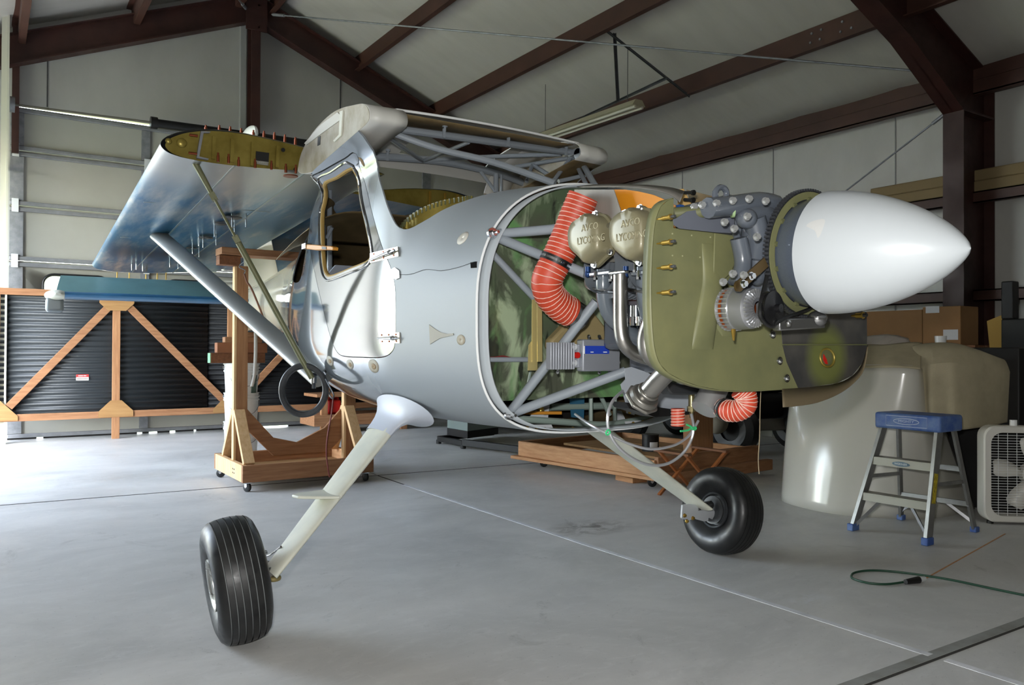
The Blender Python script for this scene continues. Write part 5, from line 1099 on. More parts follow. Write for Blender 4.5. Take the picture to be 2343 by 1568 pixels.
fin = surf('fin', [(CX, 6.75, 1.66), (CX, 7.3, 2.5), (CX, 7.55, 3.10)], [(CX, 7.85, 1.6), (CX, 7.95, 2.5), (CX, 7.95, 3.12)], (.03, 0, 0), mat('bare_tan_fin', (190, 182, 160), .6), plane)
mb = MB(); mb.ball(V((CX, 7.72, 3.12)), (.05, .24, .09), 14); build('fin_tip', mb, M['white'], fin)
# ================================================================ THINGS AROUND THE AIRPLANE
def part(name, mb, mt, parent, **k): return build(name, mb, mt, parent, **k)
def board(parent, name, lo, hi, mt, bv=.003): return build(name, MB().box(lo, hi), mt, parent, bevel=bv)
# ---- rolling wooden stand that straddles the tail
t = thing('rolling_stand', 'wooden rolling stand with two tall posts straddling the tail, on casters', 'stand', (2.18, 6.65, 0))
x0, x1, y0, y1 = 1.655, 2.725, 6.2, 7.1
board(t, 'base_rail', (x0, y0, .075), (x1, y0+.04, .205), M['wood_x']); board(t, 'base_rail', (x0, y1-.04, .075), (x1, y1, .205), M['wood_x'])
board(t, 'base_rail', (x0, y0+.042, .075), (x0+.04, y1-.042, .205), M['pale_wood']); board(t, 'base_rail', (x1-.04, y0+.042, .075), (x1, y1-.042, .205), M['wood_y'])
board(t, 'base_board', (x0+.04, y0+.04, .09), (x1-.04, y1-.04, .11), M['ply'])
for X in (1.70, 2.63):
    board(t, 'post', (X, 6.58, .11), (X+.09, 6.62, 1.765), M['wood_z'])
    board(t, 'post_edging', (X-.022, 6.57, .11), (X-.001, 6.63, 1.76), M['pale_wood'])
    for s in (-1, 1): part('raking_brace', MB().beam((X+.02, 6.6+s*.33, .205), (X+.02, 6.6+s*.03, .60), .04, .085, (1, 0, 0)), M['pale_wood'], t, bevel=.003)
part('curved_brace', MB().prism([(1.79, 6.635, .62), (1.79, 6.635, .45), (2.02, 6.635, .21), (2.5, 6.635, .21), (2.63, 6.635, .34), (2.63, 6.635, .60), (2.46, 6.635, .42), (2.22, 6.635, .31), (2.02, 6.635, .36)], (0, .03, 0)), M['wood_x'], t, bevel=.003)
board(t, 'top_beam', (1.555, 6.55, 1.765), (1.72, 6.66, 1.84), M['dark_wood']); board(t, 'top_beam', (1.56, 6.50, 1.845), (2.78, 6.70, 1.90), M['wood_x'])
part('screw_head', (lambda m: [m.cyl((x0-.003, y, z), (x0+.001, y, z), .006, n=8) for y in (6.45, 6.49) for z in (.12, .15)] and m)(MB()), M['black'], t)
def caster(parent, x, y, r=.036, a=.4):
    d = V((cos(a), sin(a), 0)); mb = MB(); c = V((x, y, r+.001)); mb.lathe([(-.012, .006), (-.012, r*.82), (-.008, r), (.008, r), (.012, r*.82), (.012, .006)], c, d, 22); w = build('caster', mb, M['black'], parent)
    mb = MB()
    for s in (-1, 1): mb.beam(c+d*.016*s, V((x, y, .068))+d*.016*s, .003, .024, d.cross(V((0, 0, 1))))
    mb.box((x-.026, y-.026, .066), (x+.026, y+.026, .074)); mb.cyl(c-d*.02, c+d*.02, .006, n=8); build('caster_fork', mb, M['chrome'], w)
for x, y, a in ((1.70, 6.24, .5), (2.67, 6.24, .2), (1.70, 7.06, 1.0), (2.67, 7.06, .7)): caster(t, x, y, .036, a)
# ---- bucket stack with lumber carrying the tail
M['bucket'] = mat('white_bucket_plastic', (222, 224, 222), .35, var=.08, vscale=4)
def bucket(z):
    b = thing('bucket', 'x', 'bucket', (1.99, 7.52, z), 'white plastic buckets in a stack'); c = V((1.99, 7.52, z))
    mb = MB(); mb.lathe([(0, .001), (0, .128), (.006, .132), (.36, .150), (.362, .158), (.372, .158), (.374, .151), (.388, .151), (.39, .158), (.40, .158), (.402, .151), (.424, .152), (.426, .158), (.43, .158), (.43, .148), (.10, .134), (.01, .12), (.009, .001)], c, (0, 0, 1), 40); build('pail', mb, M['bucket'], b)
    mb = MB(); mb.tube([c+V((.16*cos(q)-.0, -.16*sin(q)*.96, .40-.17*sin(q))) for q in [pi*k/12 for k in range(13)]], .003, 6, 0); mb.cyl(c+V((-.16, 0, .40)), c+V((-.165, 0, .40)), .012, n=10); mb.cyl(c+V((.16, 0, .40)), c+V((.165, 0, .40)), .012, n=10); build('handle', mb, M['steel'], b)
    return b
b0 = bucket(0); b0['label'] = 'white plastic bucket at the bottom of the stack, standing on the floor'
b1 = copy_tree(b0); b1.location.z = .263; b1['label'] = 'white plastic bucket in the middle of the stack'
b2 = copy_tree(b0); b2.location.z = .526; b2['label'] = 'white plastic bucket with a label, top of the stack under the lumber'
c = V((1.99, 7.52, .526)); mb = MB(); mb.lathe([(.427, .001), (.427, .16), (.434, .162), (.440, .155), (.440, .001)], c, (0, 0, 1), 40); build('lid', mb, M['bucket'], b2)
mb = MB(); mb.lathe([(.19, .1435), (.33, .1500)], c, (0, 0, 1), 8, pi*1.42, pi*1.62); 
mb.b.free(); mb = MB(); an = [-1.2+.06*k for k in range(9)]
mb.rings([[c+V((r*cos(q), r*sin(q), z)) for q in an] for z, r in ((.15, .1415), (.33, .1510))], closed=False); build('label_sheet', mb, mat('teal_green_label', (96, 122, 108), .6, var=.4, vscale=30), b2, solid=.001, offset=1)
lb = lambda x, y: aY(x, y, 7.52)
def lumber(px0, px1, ytop, ybot, y0, y1, mt, label, z0=None, z1=None):
    a, b = aY(px0, ybot, y0), aY(px1, ytop, y0); z0 = a.z if z0 is None else z0; z1 = b.z if z1 is None else z1
    o = build('lumber_block', MB().box((a.x, y0, z0), (b.x, y1, z1)), mt, bevel=.004); return tag(o, label, 'lumber', 'lumber blocks under the tail'), z1
o, zt = lumber(482, 607, 808, 835, 7.47, 7.57, M['dark_wood'], 'long brown beam with one green painted end across the bucket lid', .967)
mb = MB(); q = aY(482, 820, 7.47); mb.box((q.x-.004, 7.472, .969), (q.x+.03, 7.568, zt-.002)); ge = build('painted_end', mb, mat('mint_green_paint', (112, 168, 130), .6), o)
o, zt = lumber(497, 612, 785, 808, 7.46, 7.56, mat('mid_brown_lumber', (146, 92, 58), .7, var=.25, vscale=5), 'stepped brown block lying on the long green-ended beam', zt+.001)
o, zt = lumber(515, 600, 772, 785, 7.46, 7.56, M['wood_x'], 'small block directly under the tail cone, topmost of its pile', zt+.001)
o, zt = lumber(547, 600, 761, 772, 7.46, 7.56, M['wood_x'], 'short dark wedge touching the underside of the tail', zt+.001)
# ---- framed panel of black corrugated sheets leaning on the end door
t = thing('framed_panel', 'long wooden frame backed with black corrugated sheets, leaning against the overhead door', 'panel', (2.4, 10.75, 0))
Yp = 10.72; zb, ztp = .335, 1.70; X0, X1 = -.05, 5.0
def corr(xa, xb, Y, mt):
    mb = MB(); n = 150; pr = [(Y+.008*sin(2*pi*(zb+(ztp-zb)*k/n)/.0655), zb+(ztp-zb)*k/n) for k in range(n+1)]
    mb.rings([[V((x, y, z)) for y, z in pr] for x in (xa, xb)], closed=False); return build('corrugated_sheet', mb, mt, t, solid=.002)
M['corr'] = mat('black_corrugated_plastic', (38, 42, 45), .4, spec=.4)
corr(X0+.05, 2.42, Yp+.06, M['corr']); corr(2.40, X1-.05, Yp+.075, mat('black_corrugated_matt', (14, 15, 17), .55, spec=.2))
board(t, 'rail', (X0, Yp, ztp), (X1, Yp+.05, ztp+.075), M['wood_x']); board(t, 'rail', (X0, Yp, zb-.08), (X1, Yp+.05, zb), M['wood_x'])
VX = [.12, 1.35, 2.70, 4.0]
for i, x in enumerate(VX):
    board(t, 'upright', (x-.042, Yp-.002, .0 if i in (1, 3) else zb), (x+.042, Yp+.045, ztp), M['wood_z'])
    dn = i % 2 == 0; z = zb-.07 if dn else ztp+.07; s = 1 if dn else -1
    if i == 1: part('gusset', MB().prism([(x-.19, Yp-.014, ztp+.03), (x+.19, Yp-.014, ztp+.03), (x+.19, Yp-.014, ztp-.06), (x+.10, Yp-.014, ztp-.15), (x-.10, Yp-.014, ztp-.15), (x-.19, Yp-.014, ztp-.06)], (0, .01, 0)), M['ply'], t); part('gusset', MB().prism([(x-.19, Yp-.014, zb-.07), (x+.19, Yp-.014, zb-.07), (x+.19, Yp-.014, zb), (x+.06, Yp-.014, zb+.13), (x-.06, Yp-.014, zb+.13), (x-.19, Yp-.014, zb)], (0, .01, 0)), M['ply'], t)
    else: part('gusset', MB().prism([(x-.22, Yp-.014, z), (x+.22, Yp-.014, z), (x+.22, Yp-.014, z+.05*s), (x+.04, Yp-.014, z+.24*s), (x-.04, Yp-.014, z+.24*s), (x-.22, Yp-.014, z+.05*s)], (0, .01, 0)), M['ply'], t)
for a, b in (((.25, .42), (1.27, 1.60)), ((1.47, 1.62), (2.62, .42)), ((2.82, .42), (3.92, 1.6)), ((4.1, 1.6), (4.9, .45))):
    part('diagonal_brace', MB().beam((a[0], Yp+.02, a[1]), (b[0], Yp+.02, b[1]), .045, .085, (0, -1, 0)) if False else MB().beam((a[0], Yp+.02, a[1]), (b[0], Yp+.02, b[1]), .085, .045, (0, -1, 0)), M['wood_x'], t, bevel=.003)
a, b = aY(174, 871, Yp+.045), aY(203, 857, Yp+.045); mb = MB(); mb.box((a.x, Yp+.043, a.z), (b.x, Yp+.046, b.z)); st = build('sticker', mb, mat('white_sticker', (226, 222, 218), .6), t)
zm = a.z+(b.z-a.z)*.55; mb = MB(); mb.box((a.x, Yp+.041, zm), (b.x, Yp+.0425, b.z)); build('red_band', mb, mat('red_print', (196, 52, 50), .6), st)
mb = MB()
for k in range(9): x = a.x+.015+(b.x-a.x-.03)*k/8; mb.box((x-.004, Yp+.0405, a.z+.012), (x+.003, Yp+.0425, zm-.012))
build('sticker_print', mb, mat('dark_print', (110, 90, 84), .6), st)
mb = MB()
for q0, q1 in ((.17, .53), (.58, .80)): mb.box((a.x+(b.x-a.x)*q0, Yp+.0400, zm+.012), (a.x+(b.x-a.x)*q1, Yp+.0412, b.z-.012))
build('band_print', mb, M['white'], st)
# ---- workbench with red fuel can behind the stand
t = thing('workbench', 'low rough wooden bench behind the rolling stand', 'bench', (3.95, 10.2, 0))
board(t, 'bench_top', (3.6, 10.0, .47), (4.9, 10.5, .51), M['wood_x']); board(t, 'shelf', (3.55, 9.95, .10), (4.9, 10.5, .24), M['wood_x'])
for x in (3.66, 4.02, 4.8): board(t, 'leg', (x, 10.0, .0 if True else 0), (x+.09, 10.05, .47), M['wood_z'])
t = thing('fuel_can', 'red plastic fuel can on the low wooden bench', 'fuel can', (3.85, 10.1, .241)); c = V((3.85, 10.12, .241))
mb = MB(); mb.box((3.77, 10.06, .241), (3.96, 10.2, .43)); build('can_body', mb, M['red'], t, bevel=.03, seg=3)
mb = MB(); mb.tube([(3.80, 10.13, .42), (3.80, 10.13, .45), (3.93, 10.13, .45), (3.93, 10.13, .42)], .012, 8, 4); build('handle', mb, M['red'], t)
# ---- table saw on mobile base
t = thing('machine_stand', 'grey machine cabinet on a black mobile base behind the main gear', 'machine', (4.3, 8.2, 0))
mb = MB(); P0, P1, P2 = aZ(1004, 1012, .02), aZ(1060, 1023, .02), aZ(1190, 1040, .02)
mb.beam(P0+V((0, 0, .04)), P1+V((0, 0, .04)), .05, .06); mb.beam(P1+V((0, 0, .05)), P2+V((0, 0, .05)), .05, .07); mb.beam(P0+V((0, 0, .04)), P0+V((.9, .25, .04)), .05, .06); mb.cyl(P0+V((0, 0, -.018)), P0+V((0, 0, .03)), .03, n=12); mb.cyl(P1+V((0, 0, -.018)), P1+V((0, 0, .03)), .03, n=12); build('mobile_base', mb, M['dark'], t, bevel=.004)
a = P0.lerp(P1, .12)+V((.10, .05, 0)); b = P0.lerp(P1, .95)+V((.10, .05, 0)); d = V((.55, .22, 0))
mb = MB(); mb.hexa([a+V((0, 0, .08)), b+V((0, 0, .08)), b+d+V((0, 0, .08)), a+d+V((0, 0, .08))], [a+V((0, 0, .16)), b+V((0, 0, .16)), b+d+V((0, 0, .16)), a+d+V((0, 0, .16))]); build('plinth', mb, M['black'], t)
mb = MB(); mb.hexa([a+V((0, 0, .16)), b+V((0, 0, .16)), b+d+V((0, 0, .16)), a+d+V((0, 0, .16))], [a+V((0, 0, .72)), b+V((0, 0, .72)), b+d+V((0, 0, .72)), a+d+V((0, 0, .72))]); build('cabinet', mb, mat('grey_green_cabinet', (116, 128, 124), .45), t, bevel=.006)
# ---- dark trailer and utility vehicle near the right wall
t = thing('trailer', 'low black covered trailer parked in the dark behind the fuselage', 'trailer', (6.0, 9.6, 0))
mb = MB(); mb.box((4.95, 8.9, .22), (7.6, 10.35, .5)); mb.box((4.95, 8.9, .5), (7.6, 10.35, 1.25)); build('trailer_body', mb, M['dark'], t, bevel=.04)
for x in (5.3, 6.4, 7.2):
    mb = MB(); mb.lathe([(-.08, .10), (-.08, .2), (-.05, .235), (.05, .235), (.08, .2), (.08, .10)], (x, 8.86, .236), (0, 1, 0), 28); w = build('wheel', mb, M['rubber'], t); mb = MB(); mb.cyl((x, 8.79, .236), (x, 8.85, .236), .11, n=20); build('hub', mb, M['dark_galv'], w)
t = thing('utility_vehicle', 'dark four wheeled utility vehicle by the right wall', 'vehicle', (7.0, 6.2, 0))
mb = MB(); mb.box((6.5, 5.8, .34), (7.7, 7.6, .62)); mb.box((6.9, 5.9, .62), (7.7, 7.4, 1.15)); build('vehicle_body', mb, M['dark'], t, bevel=.08, seg=3)
for x, y in ((6.62, 5.75), (6.62, 7.4), (7.6, 5.72), (7.6, 7.5)):
    mb = MB(); mb.lathe([(-.09, .12), (-.10, .2), (-.06, .27), (.06, .27), (.10, .2), (.09, .12)], (x, y, .272), (1, .15, 0), 30); w = build('wheel', mb, M['rubber'], t); mb = MB(); mb.lathe([(-.06, .001), (-.06, .13), (-.09, .14), (-.09, .15)], (x, y, .272), (1, .15, 0), 24); build('hub', mb, M['dark'], w)
mb = MB(); mb.rings([[aY(1712, 972, 5.7), aY(1740, 962, 5.7), aY(1790, 960, 5.7)], [aY(1708, 990, 5.6), aY(1745, 986, 5.6), aY(1795, 985, 5.6)]], closed=False); build('fender', mb, mat('dull_grey_fender', (120, 118, 110), .6), t, solid=.02)
mb = MB(); mb.ball(aX(1640, 965, 6.4), (.12, .12, .13), 14); o = build('plastic_jug', mb, mat('cloudy_white_plastic', (156, 150, 136), .5)); o.location.z += 0
tag(o, 'cloudy white plastic jug in the shade by the utility vehicle', 'jug')
# ---- wooden dolly on the right
t = thing('wooden_dolly', 'low rectangular wooden dolly made of two-by-sixes behind the far wheel', 'dolly', (5.1, 5.5, 0))
ex = [(4.25, 6.28), (4.42, 4.62), (5.75, 4.74), (5.63, 6.4)]
for i, (z0, z1) in enumerate(((.10, .235), (.13, .26), (.10, .235), (.10, .235))):
    a, b = ex[i], ex[(i+1) % 4]; part('side_rail', MB().beam((*a, (z0+z1)/2), (*b, (z0+z1)/2), .045, z1-z0), M['wood_y'] if i % 2 == 0 else M['wood_x'], t, bevel=.004)
part('lower_plank', MB().beam((4.22, 6.33, .085), (4.46, 4.60, .085), .10, .028), M['wood_y'], t, bevel=.003)
part('lower_plank', MB().beam((4.45, 4.55, .095), (5.83, 4.66, .095), .06, .09), M['wood_x'], t, bevel=.003)
part('deck_board', MB().beam((5.0, 4.9, .19), (4.95, 6.2, .19), .5, .02), M['ply'], t); part('deck_board', MB().beam((5.45, 4.9, .19), (5.4, 6.2, .19), .3, .02), M['ply'], t)
q = aZ(1592, 1050, .2); part('post', MB().box((5.0, 4.80, .11), (5.09, 4.90, .62)).box((5.09, 4.80, .11), (5.26, 4.84, .62)), M['wood_z'], t, bevel=.003)
for x, y in ((4.40, 6.1), (4.50, 4.75), (5.65, 4.85), (5.55, 6.25)): caster(t, x, y, .036, .9)
o = thing('paint_can', 'small black can with a white label standing on the wooden dolly', 'can', (5.0, 5.25, .201)); c = V((4.98, 5.28, .201))
mb = MB(); mb.lathe([(0, .001), (0, .075), (.14, .075), (.142, .078), (.15, .078), (.15, .07), (.145, .001)], c, (0, 0, 1), 30); build('can_body', mb, M['black'], o)
mb = MB(); mb.rings([[c+V((.0755*cos(q), .0755*sin(q), z)) for q in [-2.4+.1*k for k in range(12)]] for z in (.03, .085)], closed=False); build('can_label', mb, M['white'], o, solid=.0008, offset=1)
o = thing('folding_stool', 'small wooden folding stool with crossed legs beside the far wheel', 'stool', (4.4, 4.1, 0))
A = aZ(1510, 1132, 0); s0 = V((A.x-.03, A.y-.30, 0))
for dy in (0, .28):
    for a, b in (((0, 0), (.42, .33)), ((.38, 0), (.02, .33))):
        part('leg', MB().beam(s0+V((a[0], dy+.02*(a[0] > 0), a[1]+.002)), s0+V((b[0], dy+.02*(a[0] > 0), b[1])), .028, .018), mat('orange_brown_stick', (152, 88, 40), .6), o, bevel=.002)
part('seat_slat', MB().beam(s0+V((.02, -.02, .335)), s0+V((.02, .34, .335)), .04, .016), M['dark_wood'], o); part('seat_slat', MB().beam(s0+V((.42, -.02, .335)), s0+V((.42, .34, .335)), .04, .016), M['dark_wood'], o)
o = build('wood_offcut', MB().box(tuple(aZ(1448, 1107, 0)), tuple(aZ(1448, 1107, 0)+V((.16, .22, .045)))), M['wood_y'], bevel=.004); tag(o, 'brown wood offcut lying on the floor by the dolly end', 'lumber')
# ---- upturned cowling with canvas drape
t = thing('engine_cowling', 'glossy white engine cowling half stood on end beside the step ladder', 'cowling', (5.1, 3.4, 0))
base = smooth_path([aZ(1772, 1138)+V((.35, .12, 0)), aZ(1772, 1140)+V((.08, 0, 0)), aZ(1800, 1152), aZ(1900, 1172)+V((-.05, 0, 0)), aZ(2000, 1184)+V((-.02, 0, 0)), aZ(2090, 1190)+V((.05, 0, 0)), aZ(2140, 1188)+V((.16, 0, 0)), aZ(2158, 1180)+V((.42, 0, 0))], 6)
mb = MB(); H = 16; rs = []
tops = smooth_path([aX(1830, 850, 5.5), aX(1815, 855, 5.15), aX(1840, 845, 5.05), aX(1910, 838, 5.0), aX(2000, 834, 4.98), aX(2085, 836, 5.05), aX(2112, 845, 5.2), aX(2120, 850, 5.5)], 6)
for i in range(H+1):
    v = i/H; row = []
    for k in range(len(base)):
        a, b = base[k], tops[k]; p = a.lerp(b, v); p.x -= .02*sin(pi*v); row.append(p)
    rs.append(row)
mb.rings(rs, closed=False); cw = build('cowl_shell', mb, mat('gloss_white_cowling', (196, 194, 184), .16, coat=.2), t, solid=.006)
mb = MB(); n0 = V((-1, -.2, 0)); mb.prism([aX(x, y, 5.0) for x, y in ((2003, 1077), (2032, 1078), (2031, 1124), (2000, 1122))], (.004, 0, 0)); build('cowl_opening', mb, M['black'], cw)
def drape(name, f, nu, nv, mt, label, cat):
    o = build(name, MB().grid(f, nu, nv), mt, solid=.004); return tag(o, label, cat)
M['canvas'] = mat('khaki_canvas', (180, 170, 142), .95, var=.15, vscale=7, bump=.15, bscale=250)
CT = smooth_path([aX(2060, 800, 5.30), aX(2110, 788, 5.35), aX(2180, 785, 5.5), aX(2240, 800, 5.6), aX(2300, 825, 5.9), aX(2320, 840, 6.05), aX(2322, 845, 6.35)], 8)
CB = smooth_path([aX(2118, 985, 5.22), aX(2130, 986, 5.18), aX(2180, 985, 5.24), aX(2240, 975, 5.5), aX(2305, 965, 5.85), aX(2324, 962, 6.0), aX(2325, 962, 6.3)], 8)
CM = smooth_path([aX(2098, 850, 5.20), aX(2120, 838, 5.18), aX(2180, 830, 5.25), aX(2240, 838, 5.5), aX(2306, 850, 5.82), aX(2324, 865, 6.0), aX(2325, 870, 6.3)], 8)
def fc(u, v):
    i = min(int(u*(len(CT)-1)), len(CT)-2); w = u*(len(CT)-1)-i; L = lambda P: P[i].lerp(P[i+1], w)
    if v < .3:
        s = v/.3; a, b = L(CT), L(CM); p = a.lerp(b, s); p.z += .03*sin(pi*s)
    else: p = L(CM).lerp(L(CB), (v-.3)/.7)
    f = min(v*1.6, 1); p.x += f*(.022*sin(u*21+v*1.4)+.012*sin(u*47+1)); p.z += .012*sin(u*9)*(1 if v > .9 else .3)
    return p
drape('canvas_cover', fc, 90, 40, M['canvas'], 'khaki canvas sheet draped over the white cowling and a box beside it', 'cloth')
FT = smooth_path([aX(1898, 838, 5.0), aX(1930, 815, 5.1), aX(1975, 795, 5.2), aX(2030, 786, 5.3), aX(2110, 788, 5.4)], 8); FB = smooth_path([aX(1900, 840, 4.96), aX(1950, 842, 4.96), aX(2005, 842, 4.955), aX(2060, 842, 4.98), aX(2106, 846, 5.05)], 8)
def ff(u, v):
    i = min(int(u*(len(FT)-1)), len(FT)-2); w = u*(len(FT)-1)-i; p = FT[i].lerp(FT[i+1], w).lerp(FB[i].lerp(FB[i+1], w), v); p.z += .01*sin(u*15+v*5)*(1-v); return p
drape('canvas_flap', ff, 40, 12, M['canvas'], 'folded khaki canvas end lying along the cowling top', 'cloth')
PT = [aX(1975, 772, 5.45), aX(2030, 766, 5.45), aX(2075, 775, 5.5), aX(2085, 790, 5.5)]; PB = [aX(1960, 832, 5.08), aX(1985, 835, 5.06), aX(2005, 836, 5.05), aX(2030, 820, 5.15)]
def fp(u, v):
    A, B = smooth_path(PT, 6), smooth_path(PB, 6); i = min(int(u*(len(A)-1)), len(A)-2); w = u*(len(A)-1)-i; p = A[i].lerp(A[i+1], w).lerp(B[i].lerp(B[i+1], w), v); p.x += .012*sin(u*30+v*8); return p
drape('dust_sheet', fp, 30, 14, mat('pale_pinkish_plastic_sheet', (178, 170, 162), .5), 'pale crumpled plastic sheet behind the dark baffle plate', 'sheet')
o = build('crate', MB().box((5.85, 2.62, 0), (6.45, 3.45, 1.13)), M['dark'], bevel=.01); tag(o, 'dark crate standing under the khaki canvas behind the fan', 'crate')
o = build('paper_cup', MB().lathe([(0, .001), (0, .035), (.085, .042), (.085, .038), (.01, .03)], V((5.95, aX(2152, 786, 5.95).y, 1.131)), (0, 0, 1), 20), M['white']); tag(o, 'white paper cup on top of the covered crate', 'cup')
mb = MB(); c = V((6.02, aX(2110, 783, 6.02).y, 1.146)); mb.lathe([(0, .001), (0, .12), (.012, .14), (.014, .135), (.004, .11), (.004, .001)], c+V((0, 0, -.015)), (0, 0, 1), 28); o = build('metal_tray', mb, M['chrome']); tag(o, 'shallow bright metal tray on the covered crate', 'tray')
mb = MB(); 
random.seed(3); c = V((6.05, aX(2056, 768, 6.05).y, 1.176))
for k in range(7): mb.ball(c+V((random.uniform(-.03, .03), random.uniform(-.09, .09), random.uniform(-.02, .03))), (.03, .06, .03), 7)
o = build('plastic_bag', mb, mat('cloudy_plastic_bag', (170, 174, 178), .25, coat=.3)); tag(o, 'crumpled clear plastic bag beside the metal tray', 'bag')
# ---- cardboard boxes and clutter at the right wall
M['card'] = mat('brown_cardboard', (150, 112, 72), .85, var=.12, vscale=3)
def carton(lo, hi, label, labels=()):
    o = thing('cardboard_box', label, 'box', ((lo[0]+hi[0])/2, (lo[1]+hi[1])/2, lo[2]), 'cardboard boxes along the right wall'); build('carton', MB().box(lo, hi), M['card'], o, bevel=.006)
    for px in labels:
        a, b = aX(px[0], px[3], lo[0]-.003), aX(px[2], px[1], lo[0]-.003); build('shipping_label', MB().box((lo[0]-.003, min(a.y, b.y), a.z), (lo[0]-.001, max(a.y, b.y), b.z)), mat('white_shipping_label', (206, 206, 208), .6), o)
    return o
xw = 7.48; A = aX(1985, 786, xw); B = aX(2110, 720, xw); Cc = aX(2193, 700, xw)
zsh = A.z-.02
carton((xw, B.y, zsh), (7.80, A.y+.1, Cc.z-.02), 'wide brown cardboard box under the spinner, left of its pair')
carton((xw, Cc.y-.02, zsh), (7.80, B.y-.004, Cc.z+.0), 'brown cardboard box with white shipping labels beside the steel column', [(2118, 700, 2149, 717), (2158, 754, 2192, 778)])
zt = Cc.z
t = thing('storage_shelf', 'long dark shelf along the right wall carrying cardboard boxes', 'shelf', (7.9, 5.0, 0))
build('shelf_board', MB().box((7.44, 3.7, zsh-.04), (7.82, 5.2, zsh-.001)), M['dark_wood'], t)
for x in (7.46, 7.76):
    for y in (3.72, 5.14): build('leg', MB().box((x, y, 0), (x+.05, y+.05, zsh-.04)), M['dark_wood'], t)
build('back_panel', MB().box((7.80, 3.78, .02), (7.81, 5.13, zsh-.04)), M['dark'], t)
o = build('long_carton', MB().box((8.22, 1.0, 2.692), (8.42, 5.22, 2.80)).box((8.225, 1.0, 2.7995), (8.42, 5.22, 2.91)), mat('tan_card', (134, 116, 82), .8), bevel=.012); tag(o, 'long tan carton lying on the upper wall girt behind the column', 'box')
o = build('foam_board', MB().prism([aX(x, y, 6.9) for x, y in ((2258, 735), (2290, 722), (2312, 745), (2308, 850), (2270, 850))], (.04, 0, 0)), mat('yellow_foam', (170, 138, 72), .9)); tag(o, 'yellow foam board leaning behind the canvas cover', 'board')
t = thing('dark_cabinet', 'tall black cabinet at the right edge beyond the fan', 'cabinet', (6.95, 2.75, 0)); a, b = aX(2290, 745, 6.75), aX(2335, 690, 6.75)
build('cabinet_body', MB().box((6.75, 1.6, 0), (7.4, a.y, 1.36)), M['dark'], t, bevel=.01); build('raised_end', MB().box((6.75, aX(2318, 650, 6.75).y, 1.36), (6.85, a.y, 1.66)), M['dark'], t, bevel=.01)
# ---- box fan
t = thing('box_fan', 'white square box fan with a wire grille standing at the right edge', 'fan', (5.4, 2.5, 0))
f0 = aZ(2262, 1201); f1 = aZ(2343, 1203.5); u = (f1-f0).normalized(); n = V((u.y, -u.x, 0)); n = n if (CAM-f0).dot(n) > 0 else -n; S = .62; f0 = f0-u*.03; zz = V((0, 0, 1)); o_ = f0
def fr_pts(d, ins, r=.07): return [o_+u*x+zz*z+n*d for x, z in rrect(ins, S-ins, ins+.012, S-ins+.012, r)]
M['fan'] = mat('white_fan_plastic', (214, 212, 204), .4)
mb = MB(); mb.rings([fr_pts(-.10, .004), fr_pts(-.01, .004), fr_pts(0, .012), fr_pts(.002, .045), fr_pts(-.02, .05), fr_pts(-.10, .05)], loop=True); build('fan_frame', mb, M['fan'], t)
mb = MB()
for k in range(30): z = .075+(S-.126)*k/29; mb.cyl(o_+u*.045+zz*z+n*.0, o_+u*(S-.045)+zz*z+n*.0, .0016, n=5)
for k in range(9): x = .09+(S-.18)*k/8; mb.cyl(o_+u*x+zz*.06-n*.004, o_+u*x+zz*(S-.035)-n*.004, .0018, n=5)
build('grille', mb, M['white'], t)
mb = MB(); c = o_+u*S/2+zz*(S/2+.012)-n*.05
mb.cyl(c-n*.03, c+n*.03, .07, n=24); hb = build('fan_hub', mb, M['fan'], t)
for k in range(5):
    a0 = 2*pi*k/5+.5; mb = MB(); pts = []
    for r, w in ((.06, .5), (.11, .62), (.17, .6), (.22, .48), (.24, .3)): pts.append((r, a0-w*.62, a0+w*.42))
    A_ = [c+(u*cos(q1)+zz*sin(q1))*r-n*.012 for r, q1, q2 in pts]; B_ = [c+(u*cos(q2)+zz*sin(q2))*r+n*.02 for r, q1, q2 in pts]
    mb.rings([A_, [a.lerp(b, .5)+n*.006 for a, b in zip(A_, B_)], B_], closed=False); build('fan_blade', mb, M['fan'], t, solid=.004)
build('back_grille', (lambda m: [m.cyl(o_+u*.05+zz*(.07+.045*k)-n*.095, o_+u*(S-.05)+zz*(.07+.045*k)-n*.095, .002, n=5) for k in range(12)] and m)(MB()), M['dark_galv'], t)
mb = MB(); mb.cyl(o_+u*.20+zz*(S+.008)-n*.05, o_+u*.20+zz*(S+.045)-n*.05, .022, n=16); build('speed_knob', mb, M['white'], t)
mb = MB(); mb.tube([o_+u*.30+zz*(S+.005)-n*.05, o_+u*.30+zz*(S+.045)-n*.05, o_+u*.50+zz*(S+.045)-n*.05, o_+u*.50+zz*(S+.005)-n*.05], .012, 8, 3); build('carry_handle', mb, M['white'], t)
mb = MB()
for x in (.06, S-.06): mb.cyl(o_+u*x+zz*.0-n*.05, o_+u*x+zz*.018-n*.05, .02, n=12)
build('foot', mb, M['black'], t)
